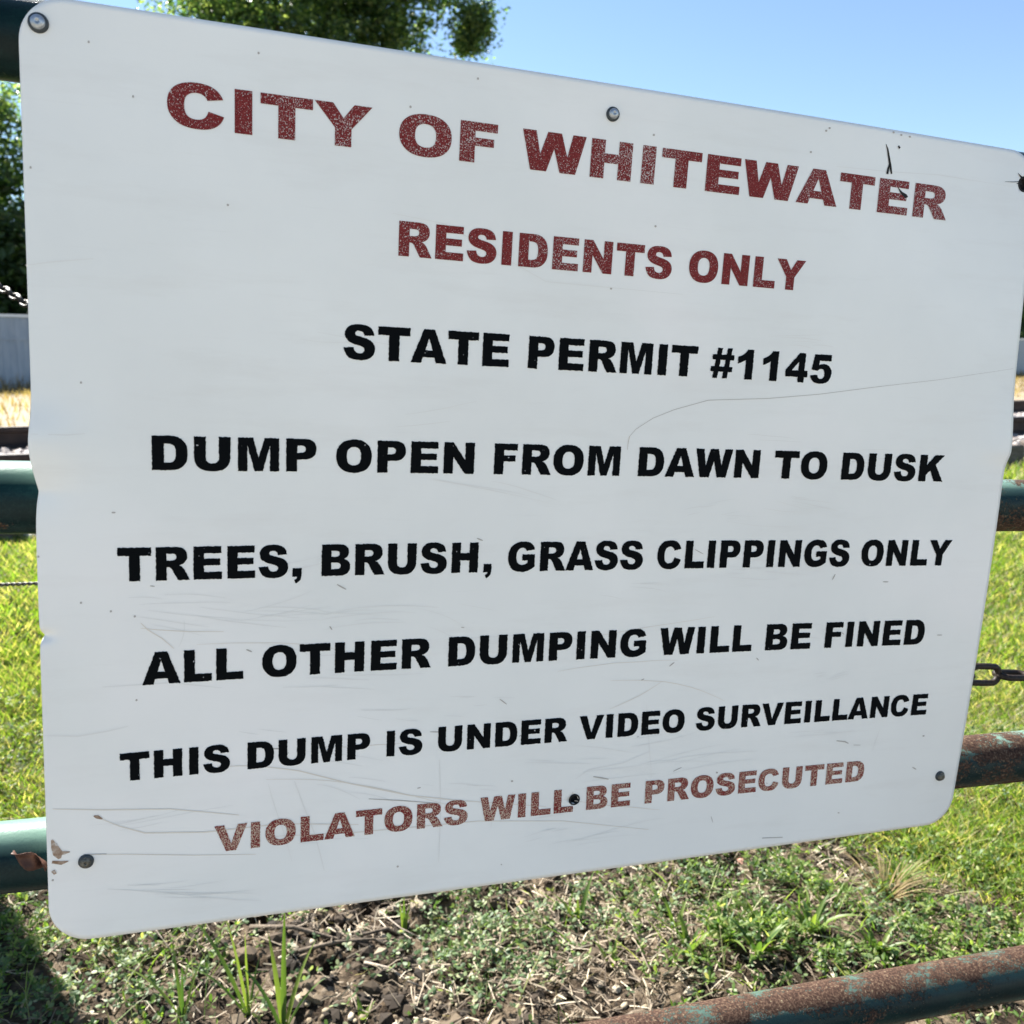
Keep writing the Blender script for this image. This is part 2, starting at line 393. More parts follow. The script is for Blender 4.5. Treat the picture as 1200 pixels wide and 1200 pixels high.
def icosa():
    p = (1+5**.5)/2
    V = np.array([(-1, p, 0), (1, p, 0), (-1, -p, 0), (1, -p, 0), (0, -1, p), (0, 1, p), (0, -1, -p), (0, 1, -p), (p, 0, -1), (p, 0, 1), (-p, 0, -1), (-p, 0, 1)])/1.9
    F = np.array([(0, 11, 5), (0, 5, 1), (0, 1, 7), (0, 7, 10), (0, 10, 11), (1, 5, 9), (5, 11, 4), (11, 10, 2), (10, 7, 6), (7, 1, 8), (3, 9, 4), (3, 4, 2), (3, 2, 6), (3, 6, 8), (3, 8, 9), (4, 9, 5), (2, 4, 11), (6, 2, 10), (8, 6, 7), (9, 8, 1)])
    return V, F
def lumps(name, P, size, mat, seed=1, flat=.7, rough=.3, label=None, kind='stuff', smooth=False):
    r = np.random.default_rng(seed); n = len(P); V0, F0 = icosa()
    V = V0[None]*(1+r.normal(0, rough, (n, 12, 1)).clip(-.5, .6))*np.broadcast_to(size, n)[:, None, None]*.5
    V[:, :, 2] *= flat; st = 1+r.random(n)*.6; V[:, :, 0] *= st[:, None]
    a = r.random(n)*6.283; c, s_ = np.cos(a)[:, None], np.sin(a)[:, None]
    x = V[:, :, 0]*c-V[:, :, 1]*s_; y = V[:, :, 0]*s_+V[:, :, 1]*c; V[:, :, 0] = x; V[:, :, 1] = y
    V += P[:, None]
    F = (np.arange(n)[:, None, None]*12+F0[None]).reshape(-1, 3)
    o = link(name, mesh_np(name, V.reshape(-1, 3), [F], smooth), None, mat)
    return tag(o, label, kind=kind)

def on_ground(x, y, dz=0.): return np.stack([x, y, ground_z(x, y)+dz], 1)

def blob(x, y, cx, cy, rx, ry): return np.exp(-((x-cx)/rx)**2-((y-cy)/ry)**2)
# how much of the ground at (x, y) each kind of growth covers
def m_soil(x, y):      # bare patch
    return np.clip(1.25*blob(x, y, -.32, 1.37, .22, .13)+1.1*blob(x, y, -.22, 1.2, .12, .10)+.35*blob(x, y, .1, 1.45, .3, .2), 0, 1)
def m_straw(x, y): return np.clip(1.2*blob(x, y, .20, 1.42, .17, .16)+.5*blob(x, y, .62, 1.60, .16, .07)+.4*blob(x, y, -.05, 1.25, .2, .1)+.5*blob(x, y, -.35, 1.45, .3, .1), 0, 1)
def m_clover(x, y): return np.clip(1.15*blob(x, y, -.05, 1.36, .13, .15)+.5*blob(x, y, .2, 1.5, .5, .12)+1.0*blob(x, y, -.62, 1.24, .20, .10)+.8*blob(x, y, .65, 1.36, .3, .1)+.3*smooth01((np.abs(x)-1.0)/.25)+.35*blob(x, y, -.9, 1.4, .3, .25), 0, 1)
def m_weed(x, y): return np.clip(1.1*blob(x, y, .42, 1.40, .17, .11)+.9*blob(x, y, .80, 1.42, .35, .22)+.45*smooth01((np.abs(x)-1.0)/.25)+.7*blob(x, y, -.80, 1.40, .25, .25)+.5*blob(x, y, .5, 1.65, .25, .15), 0, 1)
def m_grass(x, y):
    edge = 1.68+.14*np.sin(x*3.1+1)-.25*smooth01((x-.55)/.5)-.12*smooth01((-x-.8)/.3)-.25*smooth01((-x-1.15)/.3)-.15*smooth01((x-1.3)/.4)
    return smooth01((y-edge)/.16)
def sample(n, x0, x1, y0, y1, fn, seed, p=1.):
    r = np.random.default_rng(seed); x = x0+(x1-x0)*r.random(n); y = y0+(y1-y0)*r.random(n)
    k = r.random(n) < fn(x, y)*p
    return x[k], y[k]
PX = (-2.3, 2.5, .75, 2.3)

# ---- lawn
r = np.random.default_rng(3)
def lawn(n, y0, y1, spread, seed):
    r = np.random.default_rng(seed); y = y0+(y1-y0)*r.random(n); x = (r.random(n)*2-1)*spread*(y*.66+1.1)
    s = sperp(x, y); k = (s < 4.45+.06*r.normal(0, 1, n)) & (r.random(n) < m_grass(x, y)*(.55+.45*smooth01((fbm(x*2.5, y*2.5, 3, 21)+.28)/.25)))
    return x[k], y[k]
x, y = lawn(230000, 1.25, 2.6, 1.0, 31)
blades('grass', on_ground(x, y, -.004), .014+.026*np.random.default_rng(4).random(len(x)), .0028, M_GRASS, .7, 5, label='near lawn of short mixed green and straw-coloured grass behind the gate')
x, y = lawn(190000, 2.5, 5.2, 1.05, 32)
blades('grass', on_ground(x, y, -.004), .022+.034*np.random.default_rng(6).random(len(x)), .0048, M_GRASS, .7, 7, label='lawn of bright green grass running back towards the railway')
for yy0, yy1, nn, wd_ in ((1.3, 2.7, 60000, .0024), (2.6, 5.4, 60000, .0042)):
    x, y = lawn(nn, yy0, yy1, 1.0, int(yy0*100))
    k = np.random.default_rng(13).random(len(x)) < smooth01((fbm(x*1.7+9, y*2.6, 3, 70)+.13)/.2)
    x, y = x[k], y[k]
    blades('dry_lawn_grass', on_ground(x, y, -.003), .012+.030*np.random.default_rng(14).random(len(x)), wd_, M_STRAW, 1.1, 15+nn, label='bleached dead blades mixed through the '+('near' if yy0 < 2 else 'far')+' lawn')
x, y = lawn(45000, 5.0, 9.5, 1.05, 33)
blades('grass', on_ground(x, y, -.004), .06+.06*np.random.default_rng(8).random(len(x)), .011, M_GRASS, .6, 9, label='farthest strip of lawn along the foot of the railway ballast')
# ---- low clover, weeds
gap0 = lambda a, b: smooth01((fbm(a*13, b*13, 3, 64)+.12)/.15)*.92+.04
x, y = sample(86000, *PX, lambda a, b: m_clover(a, b)*gap0(a, b), 41, .72)
leaflets('clover', on_ground(x, y, .020*np.random.default_rng(40).random(len(x))*np.clip(.4+2.5*(fbm(x*9, y*9, 2, 50)+.25), .1, 1.3)), .0085, M_CLOVER, 42, .5, label='low bluish green clover spreading over the soil', lift=.9)
gap = lambda a, b: smooth01((fbm(a*11, b*11, 3, 60)+.14)/.16)*.9+.06
x, y = sample(86000, *PX, lambda a, b: m_weed(a, b)*gap(a, b), 43, .62)
leaflets('ground_weeds', on_ground(x, y, .026*np.random.default_rng(39).random(len(x))*np.clip(.4+2.5*(fbm(x*8, y*8, 2, 55)+.25), .1, 1.4)), .0105, M_WEED, 44, .6, label='low bright weeds creeping at the edge of the lawn', per=5, aspect=.5, lift=.9)
x, y = sample(17000, *PX, lambda a, b: np.clip(.10+m_weed(a, b)*.8+.3*m_clover(a, b)-.3*m_soil(a, b), 0, 1), 45, .8)
blades('sparse_grass', on_ground(x, y, -.002), .025+.05*np.random.default_rng(46).random(len(x)), .0026, M_WEED, .9, 47, label='sparse thin grass standing among the weeds')
# ---- dead straw thatch
x, y = sample(96000, *PX, lambda a, b: np.clip(.22-.21*m_soil(a, b)+m_straw(a, b)-.8*m_grass(a, b), 0, 1), 51, .8)
P = on_ground(x, y, .001+.016*np.random.default_rng(52).random(len(x)))
def straws(name, P, L, w, mat, seed, label):
    r = np.random.default_rng(seed); n = len(P); az = r.random(n)*6.283; el = r.normal(.05, .22, n)
    L = L*(.4+r.random(n)*1.1)
    d = np.stack([np.cos(az)*np.cos(el), np.sin(az)*np.cos(el), np.sin(el)], 1); sd = np.stack([-np.sin(az), np.cos(az), r.normal(0, .5, n)], 1)
    bow = np.cross(d, sd)*(r.normal(0, .12, n)*L)[:, None]
    mid = P+bow
    V = np.stack([P-d*L[:, None]*.5-sd*w*.5, P-d*L[:, None]*.5+sd*w*.5, mid+sd*w*.5, mid-sd*w*.5, P+d*L[:, None]*.5+sd*w*.3, P+d*L[:, None]*.5-sd*w*.3], 1).reshape(-1, 3)
    b = np.arange(n)[:, None]*6
    F = [np.concatenate([b+np.array([[0, 1, 2, 3]]), b+np.array([[3, 2, 4, 5]])])]
    tag(link(name, mesh_np(name, V, F), None, mat), label, kind='stuff')
straws('straw', P, .035, .0019, M_STRAW, 53, 'matted dead straw lying on the bare ground')
# ---- clods and pebbles
x, y = sample(78000, *PX, lambda a, b: np.clip(.18+m_soil(a, b)-.6*m_grass(a, b), 0, 1), 61, .55)
r = np.random.default_rng(62)
lumps('soil_clods', on_ground(x, y, 0), .006+.026*r.random(len(x))**4, M_CLOD, 63, .7, .28, 'loose crumbs and clods of dry brown soil')
x, y = sample(16000, *PX, lambda a, b: np.clip(.03+1.2*blob(a, b, -.13, 1.205, .13, .04)+.5*blob(a, b, .1, 1.24, .2, .04)+.25*m_soil(a, b), 0, 1), 65, .6)
lumps('pebbles', on_ground(x, y, .002), .006+.009*np.random.default_rng(66).random(len(x)), M_PEB, 67, .6, .12, 'small pale tan pebbles scattered on the soil', smooth=True)

# ---- single stones
def stone(x, y, s, label, seed, mat=M_PEB):
    V0, F0 = icosa(); r = random.Random(seed)
    me = mesh('stone', V0, F0); 
    import bmesh
    bm = bmesh.new(); bm.from_mesh(me); bmesh.ops.subdivide_edges(bm, edges=bm.edges, cuts=1, use_grid_fill=True)
    for v in bm.verts:
        v.co = v.co.normalized()*(1+r.uniform(-.16, .16)); v.co.x *= s*.55; v.co.y *= s*.42; v.co.z *= s*.32
    bm.to_mesh(me); bm.free()
    o = link('stone', me, None, mat); o.location = (x, y, float(ground_z(x, y))+s*.12); o.rotation_euler = (0, 0, r.random()*6)
    tag(o, label, 'stone', 'loose stones on the soil')
for k, a in enumerate([(-.583, 1.47, .034, 'pale cream stone just below the sign, left of its twin'), (-.530, 1.462, .036, 'pale flat stone just below the sign, right of its twin'),
                       (-.62, 1.43, .022, 'small whitish stone at the edge of the weeds on the left'), (.168, 1.25, .016, 'white stone in the straw just above the bottom rail'),
                       (.075, 1.225, .018, 'tan stone among pebbles beside the bottom rail'), (-.372, 1.335, .022, 'small grey stone on the dark bare soil'),
                       (.34, 1.595, .028, 'reddish stone right under the lower edge of the sign'), (.46, 1.60, .024, 'pinkish stone in the grass under the sign')]):
    stone(*a, 80+k, mat=M_PEB if k < 6 else mat_plain('red_stone%d' % k, (.36, .20, .15), .9))

# ---- twigs
def tube(pts, rad, seg=6, taper=1.):
    pts = [Vector(p) for p in pts]; V = []; F = []; n = len(pts)
    for i, p in enumerate(pts):
        d = (pts[min(i+1, n-1)]-pts[max(i-1, 0)]).normalized(); a = Vector((0, 0, 1)) if abs(d.z) < .9 else Vector((1, 0, 0))
        u = d.cross(a).normalized(); w = d.cross(u); rr = rad*(1+(taper-1)*i/(n-1)) if n > 1 else rad
        for k in range(seg):
            t = 6.2832*k/seg; V.append(p+u*math.cos(t)*rr+w*math.sin(t)*rr)
    for i in range(n-1):
        for k in range(seg): F.append((i*seg+k, i*seg+(k+1) % seg, (i+1)*seg+(k+1) % seg, (i+1)*seg+k))
    F.append(tuple(range(seg))[::-1]); F.append(tuple(range((n-1)*seg, n*seg)))
    return V, F
def gz(x, y): return float(ground_z(x, y))
def twig(pts, r_, label, mat):
    P = [(x, y, gz(x, y)+z) for x, y, z in pts]; b = Vector(P[0])
    V, F = tube([Vector(p)-b for p in P], r_, 6, .45)
    o = link('twig', mesh('twig', V, F, True), None, mat); o.location = b; tag(o, label, 'twig', 'twigs on the bare soil')
M_TWIG = mat_noise('twig_bark', [(.3, (.16, .13, .10)), (.7, (.36, .31, .26))], 60, .9)
M_ROOT = mat_noise('root_bark', [(.3, (.05, .038, .028)), (.7, (.15, .12, .09))], 60, .9)
twig([(-.46, 1.385, .010), (-.38, 1.372, .018), (-.30, 1.378, .018), (-.22, 1.40, .014), (-.17, 1.43, .004)], .0045, 'dark curved root running across the bare soil under the sign', M_ROOT)
twig([(-.36, 1.325, .008), (-.30, 1.335, .014), (-.24, 1.362, .014), (-.19, 1.366, .004)], .0038, 'shorter dark root below the long curved one', M_ROOT)
twig([(-.245, 1.300, .006), (-.20, 1.285, .012), (-.17, 1.262, .012), (-.145, 1.258, .006)], .0026, 'pale thin twig lying on smooth soil near the clover', M_TWIG)
twig([(-.60, 1.47, .012), (-.575, 1.40, .016), (-.56, 1.36, .010)], .0018, 'thin dry stick leaning below the pale stones', M_TWIG)
twig([(-.70, 1.45, .02), (-.62, 1.37, .02), (-.56, 1.31, .012)], .0018, 'long dry stalk lying across the weeds at the left', M_TWIG)
twig([(-.245, 1.47, .012), (-.20, 1.42, .016), (-.16, 1.39, .008)], .0018, 'straight pale stalk beside the small seedling tuft', M_TWIG)
twig([(.193, 1.395, .004), (.212, 1.33, .02), (.222, 1.25, .03)], .0024, 'straight greenish white stalk standing over the straw', M_STRAW)

# ---- individual tufts
def tuft(x, y, spec, label, mat=M_BROAD, name='grass_tuft', group='grass tufts on the bare soil'):
    """spec: (azimuth deg, length, width, lean)"""
    V = []; F = []
    for az, L, w, ln in spec:
        a = RAD(az); d = Vector((math.cos(a), math.sin(a), 0)); sd = Vector((-math.sin(a), math.cos(a), 0)); n = 7; b = len(V)
        for i in range(n+1):
            f = i/n; out = L*(ln*f+.55*ln*f*f)*.75; up = L*(f-.45*ln*f*f*f)
            c = d*out+Vector((0, 0, up-.008)); ww = w*.5*(min(1, .55+f*1.6))*(1-f**2.4)
            V += [c-sd*ww, c+Vector((0, 0, -ww*.35))+d*ww*.2, c+sd*ww]
        for i in range(n):
            for k in (0, 1): F.append((b+3*i+k, b+3*i+k+1, b+3*i+k+4, b+3*i+k+3))
    o = link(name, mesh(name, V, F, True), None, mat); o.location = (x, y, gz(x, y)); tag(o, label, 'grass tuft', group)
tuft(-.345, 1.165, [(80, .215, .010, .10), (120, .16, .009, .38), (55, .15, .009, .42), (160, .13, .008, .5), (20, .11, .008, .55), (95, .17, .008, .2)], 'tall broad-bladed grass tuft rising at the bottom edge left of centre')
tuft(-.405, 1.19, [(150, .20, .0075, .62), (100, .15, .005, .06), (135, .17, .0055, .30), (70, .10, .005, .3), (175, .13, .006, .7)], 'thin grass tuft with a long blade arching left, beside the tall tuft')
tuft(-.50, 1.175, [(120, .12, .006, .5), (60, .11, .006, .4), (170, .12, .006, .7), (90, .10, .005, .1)], 'small grass tuft at the bottom edge, nearest the weeds on the left')
tuft(-.195, 1.425, [(90, .085, .007, .08), (60, .075, .006, .25), (120, .07, .006, .25)], 'upright two-bladed seedling just under the sign edge')
tuft(.120, 1.425, [(55, .11, .010, .45), (155, .075, .010, .6), (95, .06, .008, .2), (-60, .05, .009, .6)], 'bright green seedling with a long slanting blade on the straw')
tuft(.285, 1.375, [(120, .075, .009, .4), (50, .07, .010, .5), (170, .06, .009, .8), (-30, .05, .010, .6)], 'green seedling between the straw and the leafy weeds')
tuft(.165, 1.305, [(60, .06, .007, .4), (140, .055, .008, .6), (-80, .04, .008, .5)], 'little light green seedling in the middle of the straw')
tuft(-.232, 1.20, [(120, .04, .010, .5), (40, .035, .011, .6), (-70, .035, .010, .6)], 'tiny bright seedling alone on smooth soil at the bottom')
for k, (x_, y_, lb) in enumerate([(.36, 1.35, 'leafy crabgrass clump in the middle of the weed patch'), (.44, 1.40, 'crabgrass clump at the back of the weed patch'), (.30, 1.33, 'crabgrass clump at the left end of the weed patch, over the bottom rail'),
                                  (.52, 1.37, 'crabgrass clump at the right end of the weed patch'), (.41, 1.31, 'low crabgrass clump nearest the bottom rail'), (.62, 1.33, 'loose crabgrass clump above the right half of the bottom rail')]):
    rr = random.Random(200+k)
    tuft(x_, y_, [(rr.random()*360, rr.uniform(.045, .085), rr.uniform(.008, .012), rr.uniform(.35, .9)) for _ in range(16)], lb, M_BROAD, 'crabgrass', 'crabgrass clumps beside the bottom rail')
rr = random.Random(5)
tuft(.69, 1.475, [(rr.uniform(-40, 120), rr.uniform(.05, .11), .0026, rr.uniform(.5, 1.2)) for _ in range(55)], 'dry blond grass clump casting a dark shadow to its right', M_DRY)
tuft(.735, 1.52, [(rr.uniform(-40, 160), rr.uniform(.04, .09), .004, rr.uniform(.4, 1.1)) for _ in range(50)], 'green clump just behind the dry blond one', M_GRASS)

# ------------------------------------------------------------------ gate: five welded pipes
gate = empty('pipe_gate'); tag(gate, 'sagging green and rust steel pipe gate that carries the white sign', 'gate')
gate.matrix_world = gate_matrix(OX, 1.62, 1.045)
def gloc(x, y, z): return Vector(((x-OX)*S, -(y-1.62)*S, -(z-1.045)*S))
PR = .0401*S
GX0, GX1 = -.95, 2.75
def cyl(a, b, r_, seg=40, rings=24, wob=.0003):
    a = Vector(a); b = Vector(b); L = (b-a).length; V = []; F = []
    for i in range(rings+1):
        for k in range(seg):
            t = 6.28318*k/seg; rr = r_+wob*math.sin(i*1.3+k*.5)
            V.append((L*i/rings, math.cos(t)*rr, math.sin(t)*rr))
    for i in range(rings):
        for k in range(seg): F.append((i*seg+k, (i+1)*seg+k, (i+1)*seg+(k+1) % seg, i*seg+(k+1) % seg))
    F.append(tuple(range(seg))); F.append(tuple(range(rings*seg, (rings+1)*seg))[::-1])
    me = mesh('pipe', V, F, True)
    for p_ in me.polygons[-2:]: p_.use_smooth = False
    return me, a, (b-a).to_track_quat('X', 'Y')
def rail(y0, z0, slope, mat, label):
    a = gloc(GX0, y0+slope*(GX0-.43), z0); b = gloc(GX1, y0+slope*(GX1-.43), z0)
    me, loc_, rot = cyl(a, b, PR)
    o = link('rail', me, gate, mat); o.location = loc_; ang = math.atan2((b-a).y, (b-a).x); o.rotation_euler = (0, 0, ang)
    tag(o, label)
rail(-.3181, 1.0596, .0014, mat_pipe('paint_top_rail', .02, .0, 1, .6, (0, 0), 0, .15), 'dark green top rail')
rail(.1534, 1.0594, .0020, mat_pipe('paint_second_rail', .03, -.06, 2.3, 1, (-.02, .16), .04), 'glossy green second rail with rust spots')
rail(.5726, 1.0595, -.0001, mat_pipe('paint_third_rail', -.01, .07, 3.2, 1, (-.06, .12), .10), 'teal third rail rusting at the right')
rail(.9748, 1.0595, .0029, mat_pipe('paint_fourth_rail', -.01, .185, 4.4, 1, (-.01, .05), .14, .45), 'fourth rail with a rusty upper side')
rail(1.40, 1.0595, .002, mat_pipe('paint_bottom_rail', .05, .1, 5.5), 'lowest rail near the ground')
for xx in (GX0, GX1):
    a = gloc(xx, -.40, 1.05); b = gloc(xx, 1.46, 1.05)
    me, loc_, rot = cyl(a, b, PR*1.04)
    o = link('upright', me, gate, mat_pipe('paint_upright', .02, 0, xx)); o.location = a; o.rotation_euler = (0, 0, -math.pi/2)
# posts that carry the gate, out of the picture at both ends
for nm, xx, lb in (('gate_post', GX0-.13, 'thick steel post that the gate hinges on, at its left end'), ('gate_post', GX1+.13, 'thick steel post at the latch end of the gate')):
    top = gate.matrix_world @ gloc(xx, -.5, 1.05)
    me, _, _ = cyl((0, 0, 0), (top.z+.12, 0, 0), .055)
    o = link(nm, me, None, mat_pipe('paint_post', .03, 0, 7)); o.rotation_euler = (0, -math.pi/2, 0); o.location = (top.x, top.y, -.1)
    tag(o, lb, 'gate post', 'posts at the ends of the gate')

# ------------------------------------------------------------------ the sign
sign = empty('city_sign'); sign.matrix_world = GM
tag(sign, 'large white metal notice with red and black capitals bolted onto the pipe gate', 'sign')
# sheet
def seg_axis(lo, hi, r_, extra):
    a = set(np.round(np.linspace(lo+r_, hi-r_, 90), 5)) | set(np.round(lo+r_*np.linspace(0, 1, 9), 5)) | set(np.round(hi-r_*np.linspace(0, 1, 9), 5)) | set(extra)
    return np.array(sorted(a))
CR = .044
sx_ = seg_axis(EX0, EX1, CR, list(np.round(EX0+.002*np.arange(1, 9)**1.3, 5))); sy_ = seg_axis(EY0, EY1, CR, list(np.round(np.linspace(.05, .175, 44), 5))+list(np.round(np.linspace(.28, .304, 14), 5)))
SX, SY = np.meshgrid(sx_, sy_)
def round_c(X, Y, out=0.):
    X = X.copy(); Y = Y.copy()
    for cx, sgx in ((EX0+CR, -1), (EX1-CR, 1)):
        for cy, sgy in ((EY0+CR, -1), (EY1-CR, 1)):
            u = (X-cx)*sgx/CR; v = (Y-cy)*sgy/CR; m = (u > 1e-6) & (v > 1e-6)
            l = np.hypot(u, v); mx = np.maximum(u, v); k = np.where(m, mx/np.where(l == 0, 1, l), 1)
            X = np.where(m, cx+u*k*CR*sgx, X); Y = np.where(m, cy+v*k*CR*sgy, Y)
    return X, Y
SX, SY = round_c(SX, SY)
# side edges are knocked in a little where the dents are
SX = SX+.0040*np.exp(-((SX-EX0)/.02)**2-np.sqrt((SY-.137)**2+.003**2)/.014)+.0045*np.exp(-((SX-EX0)/.01)**2-np.abs(SY-.292)/.004)
SX = SX-.0030*np.exp(-((SX-EX0)/.02)**2-((SY-.09)/.03)**2)
SX = SX+.0042*np.exp(-((SX-EX1)/.03)**2-((SY-.066)/np.where(SY < .066, .06, .018))**2)
TH = .0021
Pf = loc(SX, SY).reshape(-1, 3); Pb = loc(SX, SY, -TH).reshape(-1, 3)
a0, a1 = SX.shape; ii = np.arange(a0*a1).reshape(a0, a1)
qf = np.stack([ii[:-1, :-1].ravel(), ii[1:, :-1].ravel(), ii[1:, 1:].ravel(), ii[:-1, 1:].ravel()], 1)
qb = qf[:, ::-1]+a0*a1
ring = np.concatenate([ii[0, :-1], ii[:-1, -1], ii[-1, ::-1][:-1], ii[::-1, 0][:-1]]); nx_ = np.roll(ring, -1)
qe = np.stack([ring, nx_, nx_+a0*a1, ring+a0*a1], 1)
me = mesh_np('panel', np.concatenate([Pf, Pb]), [qf, qb, qe], False)
sm = np.ones(len(me.polygons), bool); sm[-len(qe):] = False; me.polygons.foreach_set('use_smooth', sm)
panel = link('panel', me, sign, M_SIGN)
M_EDGE = mat_plain('bare_sheet_edge', (.22, .22, .22), .5, .4)
me.materials.append(M_EDGE); mi = np.zeros(len(me.polygons), np.int32); mi[-len(qe):] = 1; me.polygons.foreach_set('material_index', mi)
# two torn bolt holes, cut right through the sheet
cut = []
for hx, hy, hr in ((.4118, .5449, .0062), (1.0240, -.3008, .0088)):
    V = []; F = []; n = 28; c = loc(hx, hy)
    for k in range(n):
        t = 6.2832*k/n; rr = hr*S*(1+.10*math.sin(3*t+hx*9)); V += [(c[0]+rr*math.cos(t), c[1]+rr*math.sin(t), c[2]-.02), (c[0]+rr*math.cos(t), c[1]+rr*math.sin(t), c[2]+.02)]
    for k in range(n): F.append((2*k, 2*((k+1) % n), 2*((k+1) % n)+1, 2*k+1))
    F.append(tuple(range(0, 2*n, 2))[::-1]); F.append(tuple(range(1, 2*n, 2)))
    co = link('cutter', mesh('cutter', V, F), sign); cut.append(co)
    md = panel.modifiers.new('hole', 'BOOLEAN'); md.operation = 'DIFFERENCE'; md.object = co; md.solver = 'EXACT'
bpy.context.view_layer.update()
dg = bpy.context.evaluated_depsgraph_get()
nm = bpy.data.meshes.new_from_object(panel.evaluated_get(dg)); panel.modifiers.clear(); panel.data = nm; nm.name = 'panel'
for c in cut: bpy.data.objects.remove(c)

